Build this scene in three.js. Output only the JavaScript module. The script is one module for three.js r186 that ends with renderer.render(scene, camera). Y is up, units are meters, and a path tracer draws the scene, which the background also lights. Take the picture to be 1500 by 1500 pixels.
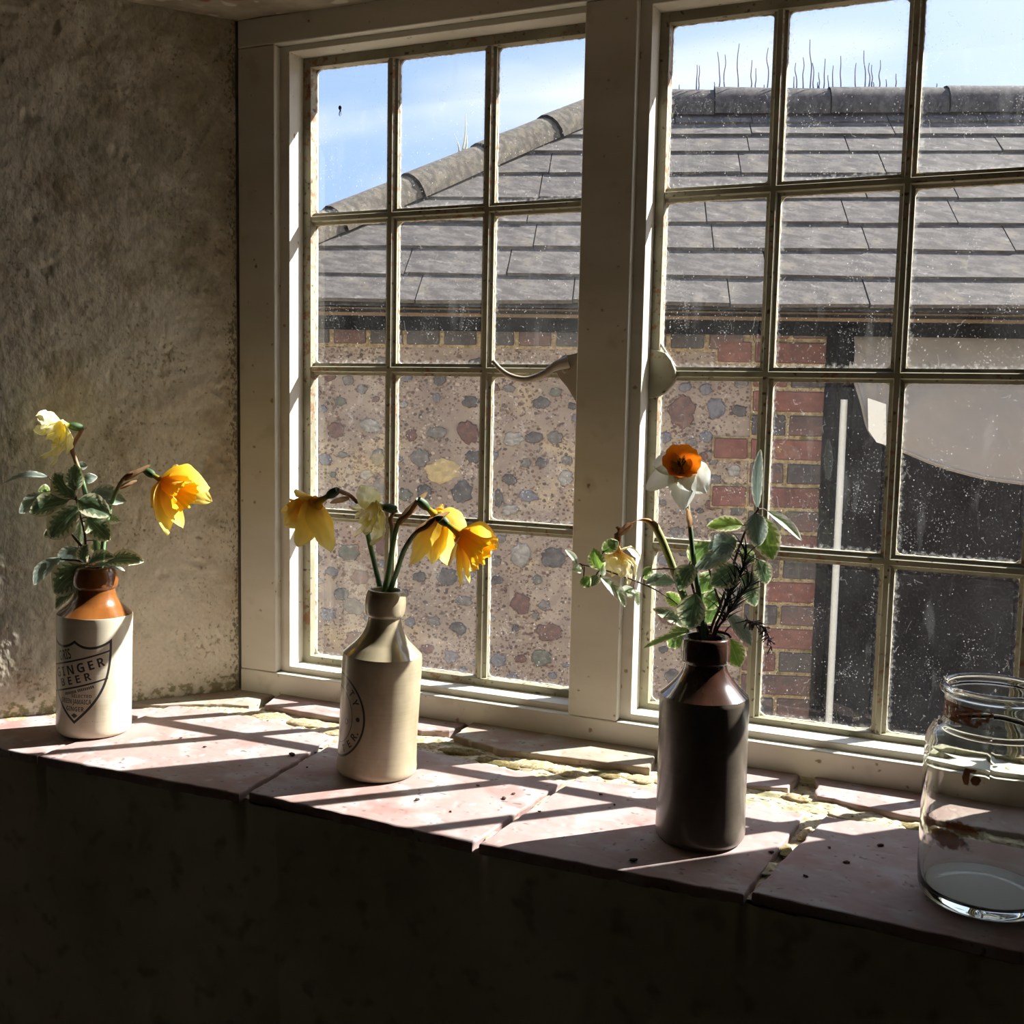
import * as THREE from 'three';
import { ImprovedNoise } from 'three/addons/math/ImprovedNoise.js';
import { RoundedBoxGeometry } from 'three/addons/geometries/RoundedBoxGeometry.js';
import { mergeGeometries, mergeVertices } from 'three/addons/utils/BufferGeometryUtils.js';

// ---------------------------------------------------------------- camera, sky, sun, exposure
const scene = new THREE.Scene();
const FOCAL = 1629.79;                                   // pixels in the 1500 x 1500 frame
const camera = new THREE.PerspectiveCamera(2 * Math.atan(750 / FOCAL) * 180 / Math.PI, 1, 0.02, 200);
camera.rotation.order = 'YXZ';
camera.rotation.set(-5.8269 * Math.PI / 180, 24.1715 * Math.PI / 180, 1.1233 * Math.PI / 180);
camera.position.set(0.8135, 0.35, 1.042);
scene.add(camera);
camera.updateMatrixWorld(true);

const renderer = new THREE.WebGLRenderer();
renderer.toneMapping = THREE.LinearToneMapping;
renderer.toneMappingExposure = 1.4;
renderer.shadowMap.enabled = true;

const SUN_AZ = 46.5 * Math.PI / 180, SUN_EL = 38 * Math.PI / 180;
const toSun = new THREE.Vector3(Math.sin(SUN_AZ) * Math.cos(SUN_EL), Math.sin(SUN_EL), -Math.cos(SUN_AZ) * Math.cos(SUN_EL));
const sun = new THREE.DirectionalLight(new THREE.Color().setRGB(1, 0.975, 0.925), 12.5);
sun.name = 'sun';
sun.position.copy(toSun).multiplyScalar(12);
sun.target.position.set(0.4, 0, 0);
sun.castShadow = true;
sun.shadow.radius = 1;
sun.shadow.mapSize.set(4096, 4096);
Object.assign(sun.shadow.camera, { left: -6, right: 6, top: 6, bottom: -6, near: 0.5, far: 30 });
scene.add(sun, sun.target);

function rng(seed) { let a = seed >>> 0; return () => { a = (a + 0x6D2B79F5) >>> 0; let t = Math.imul(a ^ (a >>> 15), 1 | a); t = (t + Math.imul(t ^ (t >>> 7), 61 | t)) ^ t; return ((t ^ (t >>> 14)) >>> 0) / 4294967296; }; }
const PN = new ImprovedNoise();
const noise = (x, y, z = 0) => PN.noise(x, y, z);
function fbm(x, y, z = 0, oct = 4, gain = 0.5) { let s = 0, a = 1, t = 0; for (let i = 0; i < oct; i++) { s += a * noise(x, y, z + i * 7.3); t += a; a *= gain; x *= 2.03; y *= 2.03; z *= 2.03; } return s / t; }
// flat gradient noise for the textures; the third number picks the pattern
const PERM = (() => { const p = new Uint8Array(512), R = rng(2024), a = [...Array(256).keys()]; for (let i = 255; i > 0; i--) { const j = Math.floor(R() * (i + 1)); [a[i], a[j]] = [a[j], a[i]]; } for (let i = 0; i < 512; i++) p[i] = a[i & 255]; return p; })();
const GX = new Float32Array(256).map((_, i) => Math.cos(i / 256 * Math.PI * 2) * 1.3), GY = new Float32Array(256).map((_, i) => Math.sin(i / 256 * Math.PI * 2) * 1.3);
function noise2(x, y, s = 0) {
  const k = Math.floor(s * 10) & 255, xf = Math.floor(x), yf = Math.floor(y), X = xf & 255, Y = yf & 255, A = PERM[k], B = PERM[(X + A) & 255], C = PERM[(X + 1 + A) & 255];
  x -= xf; y -= yf;
  const a = PERM[B + Y], b = PERM[C + Y], c = PERM[B + ((Y + 1) & 255)], d = PERM[C + ((Y + 1) & 255)];
  const u = x * x * x * (x * (x * 6 - 15) + 10), v = y * y * y * (y * (y * 6 - 15) + 10);
  const p = GX[a] * x + GY[a] * y, q = GX[b] * (x - 1) + GY[b] * y, r = GX[c] * x + GY[c] * (y - 1), t = GX[d] * (x - 1) + GY[d] * (y - 1);
  const m = p + u * (q - p); return m + v * (r + u * (t - r) - m);
}
function fbm2(x, y, z = 0, oct = 4, gain = 0.5) { let s = 0, a = 1, t = 0; for (let i = 0; i < oct; i++) { s += a * noise2(x, y, z + i * 7.3); t += a; a *= gain; x *= 2.03; y *= 2.03; } return s / t; }
const clamp = THREE.MathUtils.clamp, lerp = THREE.MathUtils.lerp, smooth = THREE.MathUtils.smoothstep;

{ // spring sky: clear blue, paler towards the sun and the horizon, with thin cirrus
  const W = 1024, H = 512, data = new Float32Array(W * H * 4);
  for (let j = 0; j < H; j++) for (let i = 0; i < W; i++) {
    const el = ((j + 0.5) / H - 0.5) * Math.PI, az = ((i + 0.5) / W - 0.5) * 2 * Math.PI;
    const x = Math.cos(az) * Math.cos(el), y = Math.sin(el), z = Math.sin(az) * Math.cos(el);
    const c = clamp(x * toSun.x + y * toSun.y + z * toSun.z, -1, 1), g = Math.acos(c) * 180 / Math.PI;
    const h = Math.pow(clamp(y, 0, 1), 0.55);
    let r = lerp(0.26, 0.165, h), gg = lerp(0.44, 0.32, h), b = lerp(0.80, 0.73, h);
    const glow = Math.exp(-g / 25);
    r += 2.4 * glow; gg += 2.2 * glow; b += 1.7 * glow;
    if (y > 0) {                                         // cirrus, drawn on a flat layer high up
      const k = 1 / (y + 0.12), cx = x * k, cz = z * k;
      const wisp = fbm2(cx * 0.55 + 0.4 * noise2(cx, cz, 3), cz * 1.5 + 1.7, 2.2, 5, 0.55);
      const a = smooth(wisp, 0.02, 0.5) * 0.75;
      r = lerp(r, 0.9, a); gg = lerp(gg, 0.93, a); b = lerp(b, 0.97, a);
    } else { const m = smooth(-y, 0, 0.08); r = lerp(r, 0.3, m); gg = lerp(gg, 0.29, m); b = lerp(b, 0.26, m); }
    data.set([r, gg, b, 1], (j * W + i) * 4);
  }
  const t = new THREE.DataTexture(data, W, H, THREE.RGBAFormat, THREE.FloatType);
  t.mapping = THREE.EquirectangularReflectionMapping; t.magFilter = THREE.LinearFilter; t.needsUpdate = true;
  scene.background = t;
}

// ---------------------------------------------------------------- helpers
const V3 = (x, y, z) => new THREE.Vector3(x, y, z);
const camR = V3(1, 0, 0).transformDirection(camera.matrixWorld), camU = V3(0, 1, 0).transformDirection(camera.matrixWorld), camB = V3(0, 0, 1).transformDirection(camera.matrixWorld);
// a pixel gives a direction; the distance comes from the plane or the thing it touches
const ray = (u, v) => camR.clone().multiplyScalar((u - 750) / FOCAL).addScaledVector(camU, -(v - 750) / FOCAL).sub(camB);
const atDepth = (u, v, d) => camera.position.clone().addScaledVector(ray(u, v), d);
const onPlane = (u, v, p, n) => { const d = ray(u, v); return camera.position.clone().addScaledVector(d, p.clone().sub(camera.position).dot(n) / d.dot(n)); };
const onZ = (u, v, z) => onPlane(u, v, V3(0, 0, z), V3(0, 0, 1));
const onY = (u, v, y = 0) => onPlane(u, v, V3(0, y, 0), V3(0, 1, 0));
const depthOf = (p) => -p.clone().sub(camera.position).dot(camB);
const dirCam = (r, u, b) => camR.clone().multiplyScalar(r).addScaledVector(camU, u).addScaledVector(camB, b).normalize();

const taken = {};
function numbered(name) { const n = taken[name] = (taken[name] ?? -1) + 1; return n ? `${name}_${String(n).padStart(3, '0')}` : name; }
function thing(name, label, category, pos = V3(0, 0, 0), group, kind) {
  const o = new THREE.Group(); o.name = numbered(name); o.position.copy(pos); scene.add(o);
  Object.assign(o.userData, { label });
  if (category) o.userData.category = category;
  if (group) o.userData.group = group;
  if (kind) o.userData.kind = kind;
  return o;
}
const originOf = (o) => { const p = V3(0, 0, 0); for (let q = o; q && q !== scene; q = q.parent) p.add(q.position); return p; };
function part(parent, name, geo, mat, world = true, label) {       // geometry in world coordinates unless told otherwise
  if (world && parent !== scene) { const p = originOf(parent); if (p.lengthSq()) { geo = geo.clone(); geo.translate(-p.x, -p.y, -p.z); } }
  const m = new THREE.Mesh(geo, mat); m.name = name; m.castShadow = m.receiveShadow = true; parent.add(m);
  if (label) m.userData.label = label;
  return m;
}
function struct(name, geo, mat, label) { const m = part(scene, name, geo, mat); m.userData.kind = 'structure'; if (label) m.userData.label = label; return m; }

function triUV(g, s = 1) {                                          // uv in metres along the face
  if (!g.attributes.normal) g.computeVertexNormals();
  const p = g.attributes.position, n = g.attributes.normal, uv = new Float32Array(p.count * 2);
  for (let i = 0; i < p.count; i++) {
    const x = p.getX(i), y = p.getY(i), z = p.getZ(i), ax = Math.abs(n.getX(i)), ay = Math.abs(n.getY(i)), az = Math.abs(n.getZ(i));
    if (ay >= ax && ay >= az) { uv[2 * i] = x * s; uv[2 * i + 1] = z * s; } else if (ax >= az) { uv[2 * i] = z * s; uv[2 * i + 1] = y * s; } else { uv[2 * i] = x * s; uv[2 * i + 1] = y * s; }
  }
  g.setAttribute('uv', new THREE.BufferAttribute(uv, 2));
  return g;
}
function box(x0, x1, y0, y1, z0, z1, r = 0) {
  const w = Math.abs(x1 - x0), h = Math.abs(y1 - y0), d = Math.abs(z1 - z0);
  const g = r ? new RoundedBoxGeometry(w, h, d, 2, Math.min(r, w * 0.45, h * 0.45, d * 0.45)) : new THREE.BoxGeometry(w, h, d);
  g.translate((x0 + x1) / 2, (y0 + y1) / 2, (z0 + z1) / 2);
  return triUV(g);
}
function prismXZ(pts, y0, y1) {                                     // polygon in x,z extruded upwards
  const s = new THREE.Shape(pts.map(([x, z]) => new THREE.Vector2(x, -z)));
  const g = new THREE.ExtrudeGeometry(s, { depth: y1 - y0, bevelEnabled: false });
  g.rotateX(-Math.PI / 2); g.translate(0, y0, 0);
  return triUV(g);
}
function grid(nu, nv, f, uvf) {                                     // f(u,v) -> Vector3
  const pos = [], uv = [], idx = [];
  for (let j = 0; j <= nv; j++) for (let i = 0; i <= nu; i++) { const p = f(i / nu, j / nv); pos.push(p.x, p.y, p.z); const t = uvf ? uvf(i / nu, j / nv) : [i / nu, j / nv]; uv.push(t[0], t[1]); }
  for (let j = 0; j < nv; j++) for (let i = 0; i < nu; i++) { const a = j * (nu + 1) + i, b = a + 1, c = a + nu + 1, d = c + 1; idx.push(a, b, d, a, d, c); }
  const g = new THREE.BufferGeometry();
  g.setAttribute('position', new THREE.Float32BufferAttribute(pos, 3)); g.setAttribute('uv', new THREE.Float32BufferAttribute(uv, 2)); g.setIndex(idx); g.computeVertexNormals();
  return g;
}
function tube(points, rad, seg = 24, sides = 8, squash = 1) {       // rad: number or t -> radius
  const c = new THREE.CatmullRomCurve3(points), fr = c.computeFrenetFrames(seg, false), r = typeof rad === 'number' ? () => rad : rad;
  const g = grid(sides, seg, (u, v) => { const i = Math.round(v * seg), p = c.getPoint(v), a = -u * Math.PI * 2, R = r(v); return p.addScaledVector(fr.normals[i], Math.cos(a) * R).addScaledVector(fr.binormals[i], Math.sin(a) * R * squash); }, (u, v) => [u, v]);
  const caps = [];
  for (const [v, flip] of [[0, 0], [1, 1]]) { // close the ends
    const i = v * seg, p = c.getPoint(v), R = r(v), pos = [p.x, p.y, p.z], idx = [];
    for (let k = 0; k < sides; k++) { const a = -k / sides * Math.PI * 2, q = p.clone().addScaledVector(fr.normals[i], Math.cos(a) * R).addScaledVector(fr.binormals[i], Math.sin(a) * R * squash); pos.push(q.x, q.y, q.z); const n = 1 + (k + 1) % sides; flip ? idx.push(0, 1 + k, n) : idx.push(0, n, 1 + k); }
    const cg = new THREE.BufferGeometry(); cg.setAttribute('position', new THREE.Float32BufferAttribute(pos, 3)); cg.setAttribute('uv', new THREE.Float32BufferAttribute(new Array(pos.length / 3 * 2).fill(0.5), 2)); cg.setIndex(idx); cg.computeVertexNormals(); caps.push(cg);
  }
  return mergeGeometries([g, ...caps]);
}
function lathe(profile, seg = 64, h = 1) {                          // [[r, y]...], u once round from +z towards +x, v = y / h
  const pts = profile, out = [];
  return grid(seg, pts.length - 1, (u, v) => { const [r, y] = pts[Math.round(v * (pts.length - 1))], a = u * Math.PI * 2; return V3(r * Math.sin(a), y, r * Math.cos(a)); }, (u, v) => [u, pts[Math.round(v * (pts.length - 1))][1] / h]);
}
function curveProfile(keys, n = 6) {                                // smooth profile through key points; a key with a third entry 1 is a crisp corner
  const out = []; let run = [keys[0]];
  const flush = () => { if (run.length > 1) { const c = new THREE.CatmullRomCurve3(run.map(([r, y]) => V3(r, y, 0)), false, 'centripetal'); const m = (run.length - 1) * n; for (let i = 0; i <= m; i++) { const p = c.getPoint(i / m); out.push([Math.max(p.x, 0), p.y]); } } };
  for (let i = 1; i < keys.length; i++) { run.push(keys[i]); if (keys[i][2]) { flush(); run = [keys[i]]; } }
  flush();
  return out;
}
function dataTex(w, h, fn, srgb = true) {                           // fn(u, v) -> [r, g, b] as sRGB (or plain) 0..1, v up
  const d = new Uint8Array(w * h * 4);
  for (let j = 0; j < h; j++) for (let i = 0; i < w; i++) { const c = fn((i + 0.5) / w, (j + 0.5) / h), o = (j * w + i) * 4; d[o] = clamp(c[0], 0, 1) * 255; d[o + 1] = clamp(c[1], 0, 1) * 255; d[o + 2] = clamp(c[2], 0, 1) * 255; d[o + 3] = 255; }
  const t = new THREE.DataTexture(d, w, h); t.magFilter = THREE.LinearFilter; t.minFilter = THREE.LinearMipmapLinearFilter; t.generateMipmaps = true;
  t.wrapS = t.wrapT = THREE.RepeatWrapping; if (srgb) t.colorSpace = THREE.SRGBColorSpace; t.needsUpdate = true;
  return t;
}
function canvasTex(w, h, draw, srgb = true) {
  const c = document.createElement('canvas'); c.width = w; c.height = h; const x = c.getContext('2d'); draw(x, w, h);
  const t = new THREE.CanvasTexture(c); t.wrapS = t.wrapT = THREE.RepeatWrapping; t.magFilter = THREE.LinearFilter; if (srgb) t.colorSpace = THREE.SRGBColorSpace;
  return t;
}
const rep = (t, s) => { const c = t.clone(); c.repeat.set(s, s); c.needsUpdate = true; return c; };
const hex = (h) => { const c = new THREE.Color(h); return c; };
const S = (o) => new THREE.MeshStandardMaterial(o), PH = (o) => new THREE.MeshPhysicalMaterial(o);
const mix3 = (a, b, t) => [lerp(a[0], b[0], t), lerp(a[1], b[1], t), lerp(a[2], b[2], t)];
const rgb = (r, g, b) => [r / 255, g / 255, b / 255];

// ---------------------------------------------------------------- materials
const wallTex = dataTex(720, 1152, (u, v) => {                     // limewash over plaster, 0.5 m by 0.85 m, with algae and soot specks
  const s = u * 0.5, y = v * 0.85 - 0.03;
  const n1 = fbm2(s * 9, y * 9, 1, 5), n2 = fbm2(s * 40, y * 40, 5, 4), n3 = noise2(s * 260, y * 260, 2);
  let c = mix3(rgb(226, 221, 204), rgb(209, 202, 182), clamp(0.5 + n1 * 1.5, 0, 1));
  c = mix3(c, rgb(216, 207, 188), clamp(n2 * 1.6 + n1 * 0.5, 0, 0.6));
  const brown = smooth(fbm2(s * 13 + 4, y * 11, 9, 4), 0.12, 0.3); c = mix3(c, rgb(166, 148, 120), brown * 0.35);
  const zone = 0.55 * smooth(y, 0.36, 0.6) * smooth(0.33 - s, 0, 0.3);
  const alg = smooth(fbm2(s * 22, y * 22, 12, 6, 0.72) + zone, 0.1, 0.6); c = mix3(c, rgb(128, 124, 94), alg * 0.42);
  const spots = smooth(fbm2(s * 210, y * 170, 21, 3) + 0.5 * fbm2(s * 12, y * 12, 30, 3), 0.3, 0.55); c = mix3(c, rgb(120, 108, 82), spots * 0.5);
  const foot = smooth(fbm2(s * 90, y * 120, 40, 5, 0.65) + smooth(0.045 - y, 0, 0.05) * 0.5 + smooth(0.10 - s, 0, 0.1) * 0.16, 0.38, 0.6); c = mix3(c, rgb(104, 100, 62), foot * 0.6 * smooth(0.1 - y, 0, 0.06));
  const seam = smooth(fbm2(s * 300, y * 170, 50, 3, 0.7) + 0.4 * fbm2(s * 40, y * 18, 60, 2) + smooth(0.022 - s, 0, 0.022) * 0.5, 0.36, 0.62); c = mix3(c, rgb(84, 76, 54), seam * 0.6);
  return c.map((k) => k + n3 * 0.035);
});
const grainTex = dataTex(512, 512, (u, v) => { const n = 0.5 + 0.55 * fbm2(u * 26, v * 26, 3, 5, 0.65); return [n, n, n]; }, false);
const wallMat = S({ map: wallTex, bumpMap: rep(grainTex, 2), bumpScale: 0.0018, roughness: 0.95 });
const plasterTex = dataTex(512, 512, (u, v) => { const n = fbm2(u * 6, v * 6, 3, 5), m = fbm2(u * 40, v * 40, 8, 3); let c = mix3(rgb(210, 203, 184), rgb(184, 176, 155), clamp(0.5 + n * 1.4, 0, 1)); c = mix3(c, rgb(140, 128, 104), smooth(m, 0.15, 0.5) * 0.5); return c; });
const apronMat = S({ map: plasterTex, roughness: 0.95 });
const roomMat = S({ color: hex('#d3cfc3'), roughness: 0.95 });
const floorMat = S({ color: hex('#aea99c'), roughness: 0.9 });
const soffitTex = dataTex(512, 512, (u, v) => { const n = fbm2(u * 10, v * 10, 3, 4); let c = mix3(rgb(178, 168, 148), rgb(146, 136, 118), clamp(0.5 + n * 1.8, 0, 1)); c = mix3(c, rgb(206, 198, 180), smooth(fbm2(u * 14, v * 14, 9, 3), 0.2, 0.35)); c = mix3(c, rgb(150, 92, 76), smooth(fbm2(u * 9, v * 9, 17, 3), 0.15, 0.3)); return c; });
const soffitMat = S({ map: rep(soffitTex, 2), roughness: 0.95 });

const paintTex = dataTex(896, 896, (u, v) => {                    // old cream gloss paint with grime specks, one metre square
  const n = fbm2(u * 5, v * 18, 2, 4), g = fbm2(u * 28, v * 28, 6, 4), k = noise2(u * 190, v * 190, 4) * 0.6 + noise2(u * 70, v * 70, 14) * 0.4;
  let c = mix3(rgb(226, 222, 209), rgb(212, 207, 191), clamp(0.5 + n * 1.6, 0, 1));
  c = mix3(c, rgb(182, 173, 148), smooth(g, 0.18, 0.5) * 0.4);
  c = mix3(c, rgb(110, 94, 66), smooth(k + g * 0.25, 0.54, 0.64) * 0.8);
  c = mix3(c, rgb(128, 84, 52), smooth(noise2(u * 120, v * 95, 31), 0.66, 0.74) * 0.6);
  return c;
});
const paint = S({ map: paintTex, roughness: 0.5 });
const ironTex = dataTex(896, 896, (u, v) => {                     // painted iron glazing bars, rust breaking through
  const n = fbm2(u * 12, v * 12, 4, 4), r = fbm2(u * 55, v * 55, 7, 4), k = noise2(u * 210, v * 210, 9);
  let c = mix3(rgb(168, 162, 138), rgb(140, 135, 112), clamp(0.5 + n * 1.8, 0, 1));
  c = mix3(c, rgb(120, 122, 96), smooth(fbm2(u * 30, v * 30, 19, 3), 0.1, 0.4) * 0.5);
  c = mix3(c, rgb(128, 74, 36), smooth(fbm2(u * 110, v * 110, 7, 4, 0.65) + 0.6 * fbm2(u * 8, v * 8, 23, 2), 0.26, 0.46) * 0.7);
  c = mix3(c, rgb(60, 44, 30), smooth(k + r * 0.6, 0.55, 0.68) * 0.8);
  return c;
});
const iron = S({ map: ironTex, roughness: 0.6 });
const handleMat = S({ color: hex('#b0a592'), roughness: 0.5 });
const puttyTex = dataTex(256, 256, (u, v) => { const n = fbm2(u * 20, v * 20, 4, 4); return mix3(rgb(196, 186, 160), rgb(110, 92, 70), smooth(n, -0.05, 0.35)); });
const putty = S({ map: rep(puttyTex, 6), roughness: 0.9 });
const glass = PH({ color: 0xffffff, transmission: 1, roughness: 0, thickness: 0, ior: 1.5 });

const filmTexs = [0, 1, 2, 3].map((k) => canvasTex(384, 576, (x, w, h) => {    // dust, smears, scratches and grime on a pane (opacity)
  const R = rng(900 + k * 17), im = x.createImageData(w, h);
  const lvl = [0.026, 0.010, 0.018, 0.013][k];
  for (let j = 0; j < h; j++) for (let i = 0; i < w; i++) {
    const u = i / w, v = j / h, e = Math.min(u * 0.11, (1 - u) * 0.11, v * 0.16, (1 - v) * 0.16);
    let a = lvl * (0.75 + 1.1 * fbm2(u * 3 + k * 9, v * 3, k, 4)) + 0.028 * Math.max(0, fbm2(u * 60, v * 60, k + 4, 3));
    const rim = smooth(0.0065 + 0.007 * fbm2(u * 26 + k, v * 38, 7, 4) - e, 0, 0.006);
    a += rim * (0.16 + 0.4 * Math.max(0, fbm2(u * 70, v * 90, 3 + k, 3)));
    const smear = smooth(fbm2(u * 7 + k * 3, v * 2.2, 15 + k, 4), 0.22, 0.5); a += smear * 0.03;
    const g = clamp(a, 0, 1) * 255, o = (j * w + i) * 4; im.data[o] = im.data[o + 1] = im.data[o + 2] = g; im.data[o + 3] = 255;
  }
  x.putImageData(im, 0, 0);
  for (let i = 0; i < 520; i++) { const a = 0.12 + R() * 0.6, r = 0.3 + R() * R() * 1.5; x.fillStyle = `rgba(255,255,255,${a * 0.75})`; x.beginPath(); x.ellipse(R() * w, Math.pow(R(), 0.6) * h, r, r * (1 + R()), 0, 0, 7); x.fill(); }
  for (let i = 0; i < 12; i++) { x.strokeStyle = `rgba(255,255,255,${0.06 + R() * 0.2})`; x.lineWidth = 0.5 + R() * 0.6; x.beginPath(); let px = R() * w, py = R() * h; x.moveTo(px, py); for (let q = 0; q < 4; q++) { px += (R() - 0.5) * 26; py += (R() - 0.4) * 30; x.lineTo(px, py); } x.stroke(); }
  for (let i = 0; i < 5; i++) { const cx = R() * w, cy = R() * h; for (let q = 0; q < 60; q++) { x.fillStyle = `rgba(255,255,255,${R() * 0.3})`; x.fillRect(cx + (R() + R() - 1) * 50, cy + (R() + R() - 1) * 60, 1 + R() * 2.4, 1 + R() * 2.4); } }
}, false));
filmTexs.forEach((t) => { t.wrapS = t.wrapT = THREE.ClampToEdgeWrapping; });
const films = filmTexs.map((t) => PH({ color: hex('#e6e6e2'), transmission: 0.6, roughness: 1, thickness: 0, specularIntensity: 0, alphaMap: t, transparent: true, side: THREE.DoubleSide }));

const tileTex = dataTex(960, 960, (u, v) => {                     // worn quarry tile: rose clay under pale dust and lime
  const n = fbm2(u * 5, v * 5, 2, 5), m = fbm2(u * 24, v * 24, 5, 4), k = noise2(u * 240, v * 240, 3) * 0.6 + noise2(u * 110, v * 110, 8) * 0.5;
  let c = mix3(rgb(188, 170, 166), rgb(180, 148, 140), clamp(0.45 + n * 1.9, 0, 1));
  c = mix3(c, rgb(200, 193, 192), smooth(m + n * 0.5, -0.08, 0.4) * 0.85);
  c = mix3(c, rgb(170, 122, 112), smooth(fbm2(u * 13, v * 13, 17, 4), 0.14, 0.36) * 0.5);
  c = mix3(c, rgb(96, 78, 72), smooth(k + m * 0.4, 0.44, 0.58) * 0.6);
  c = mix3(c, rgb(214, 208, 202), smooth(noise2(u * 75, v * 75, 33), 0.55, 0.68) * 0.6);
  return c;
});
const tileBump = dataTex(512, 512, (u, v) => { const n = 0.5 + 0.4 * fbm2(u * 60, v * 60, 3, 4) - 0.3 * smooth(noise2(u * 90, v * 90, 7), 0.4, 0.6); return [n, n, n]; }, false);
const tileMat = S({ color: hex('#d8d6d6'), map: tileTex, bumpMap: tileBump, bumpScale: 0.0016, roughness: 0.75 });
const tileGreyMat = S({ map: tileTex, bumpMap: tileBump, bumpScale: 0.0022, roughness: 0.9, color: hex('#d6dccb') });
const mortarTex = dataTex(512, 512, (u, v) => { const n = fbm2(u * 30, v * 30, 3, 5), m = fbm2(u * 9, v * 9, 7, 4); let c = mix3(rgb(208, 197, 174), rgb(162, 147, 120), clamp(0.5 + n * 1.8, 0, 1)); c = mix3(c, rgb(110, 108, 70), smooth(m, 0.1, 0.4) * 0.7); c = mix3(c, rgb(66, 54, 40), smooth(noise2(u * 90, v * 90, 9), 0.4, 0.55) * 0.7); return c; });
const mortarMat = S({ map: rep(mortarTex, 3), roughness: 1 });
const sandMortar = S({ map: rep(mortarTex, 7), roughness: 1, color: hex('#f6ecd8') });
const mossMortar = S({ map: rep(mortarTex, 7), roughness: 1, color: hex('#a8a37a') });

// outside
const renderTex = canvasTex(1536, 1536, (x, w, h) => {              // lime mortar full of small dark beach gravel, one square per 1.4 m
  const q = 512, c = document.createElement('canvas'); c.width = c.height = q; const y = c.getContext('2d'), im = y.createImageData(q, q), R = rng(606);
  for (let j = 0; j < q; j++) for (let i = 0; i < q; i++) {
    const u = i / q, v = j / q; let k = mix3(rgb(152, 136, 120), rgb(130, 115, 102), clamp(0.5 + fbm2(u * 8, v * 8, 3, 5) * 1.6, 0, 1));
    k = mix3(k, rgb(172, 152, 118), smooth(fbm2(u * 5 + 2, v * 5, 44, 4), 0.14, 0.4) * 0.7); k = mix3(k, rgb(126, 110, 102), smooth(fbm2(u * 22, v * 22, 55, 4), 0.08, 0.35) * 0.6);
    const o = (j * q + i) * 4; for (let n = 0; n < 3; n++) im.data[o + n] = k[n] * 255; im.data[o + 3] = 255;
  }
  y.putImageData(im, 0, 0); x.drawImage(c, 0, 0, w, h);
  const tones = ['92,68,58', '104,80,68', '84,72,66', '112,92,82', '74,60,55', '130,112,100', '170,154,136'];
  for (let n = 0; n < 34000; n++) {
    const px = R() * w, py = R() * h, d = fbm2(px / w * 13, py / h * 13, 71, 3); if (R() > 0.95 + d * 2.4) continue;
    const r = 1.5 + R() * R() * 6; x.fillStyle = `rgba(${tones[Math.floor(R() * tones.length)]},${0.55 + R() * 0.45})`;
    x.beginPath(); const a0 = R() * 7; for (let k = 0; k < 6; k++) { const a = a0 + k / 6 * 6.283, rr = r * (0.6 + R() * 0.7); x.lineTo(px + Math.cos(a) * rr * 1.2, py + Math.sin(a) * rr); } x.fill();
  }
});
const renderMat = S({ map: rep(renderTex, 1 / 1.4), roughness: 1 });
function stoneMat(a, b, f = 14, seed = 1) { return S({ map: dataTex(128, 128, (u, v) => { const n = fbm2(u * f, v * f, seed, 4), k = noise2(u * 40, v * 40, seed + 3); return mix3(mix3(rgb(...a), rgb(...b), clamp(0.5 + n * 1.8, 0, 1)), rgb(210, 205, 195), smooth(k, 0.5, 0.7) * 0.35); }), roughness: 0.85 }); }
const flintMats = { dark: stoneMat([70, 66, 65], [98, 92, 88], 6, 2), blue: stoneMat([84, 84, 90], [112, 108, 110], 6, 5), grey: stoneMat([120, 113, 106], [96, 90, 84], 6, 7), pale: stoneMat([150, 144, 134], [116, 110, 103], 6, 9), green: stoneMat([88, 88, 78], [112, 109, 98], 6, 12), red: stoneMat([112, 82, 72], [92, 70, 64], 6, 15), yellow: stoneMat([180, 158, 112], [156, 136, 98], 6, 18) };
const brickMats = [stoneMat([124, 80, 68], [102, 66, 57], 5, 31), stoneMat([110, 72, 64], [92, 62, 55], 5, 33), stoneMat([84, 75, 71], [66, 61, 60], 5, 35), stoneMat([104, 78, 70], [80, 68, 65], 5, 37)];
const brickMortar = S({ map: rep(mortarTex, 2), roughness: 1, color: hex('#cfc3b0') });
const slateTexs = [0, 1, 2].map((k) => dataTex(384, 384, (u, v) => {            // stone slate with lichen blooms
  const n = fbm2(u * 9, v * 16, 3 + k * 8, 5), m = fbm2(u * 40, v * 40, 5 + k, 3);
  let c = mix3(rgb(112, 106, 100), rgb(78, 73, 69), clamp(0.5 + n * 1.9 + noise2(u * 90, v * 90, 60 + k) * 0.5, 0, 1));
  c = mix3(c, rgb(132, 122, 102), smooth(fbm2(u * 6, v * 6, 20 + k, 4), 0.1, 0.4) * 0.5);
  c = mix3(c, rgb(164, 160, 152), smooth(fbm2(u * 9, v * 13, 40 + k * 3, 4, 0.6), 0.22, 0.42) * 0.55);
  c = mix3(c, rgb(66, 61, 58), smooth(m, 0.12, 0.42) * 0.5);
  return c;
}));
const slateMats = slateTexs.map((t) => S({ map: rep(t, 1.6), roughness: 0.95, color: hex('#dedbd7') }));
const ridgeMat = S({ map: rep(slateTexs[1], 3), roughness: 0.95, color: hex('#c8c4c4') });
const hipMat = S({ map: rep(slateTexs[0], 3), roughness: 0.95, color: hex('#f0ead8') });
const blackAndShadeMat = PH({ color: hex('#1a1919'), roughness: 0.95, specularIntensity: 0.2 });  // matt black for pipe and joints; on the eaves boards it paints shade
const boardMat = S({ map: rep(plasterTex, 1), color: hex('#8a7258'), roughness: 0.9 });
const groundMat = S({ map: rep(renderTex, 0.7), roughness: 1 });
const canvasMat = PH({ color: hex('#a2978a'), roughness: 1, transmission: 0.25, thickness: 0, side: THREE.DoubleSide });
const whitePaint = S({ color: hex('#cfcdc0'), roughness: 0.6 });
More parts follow.
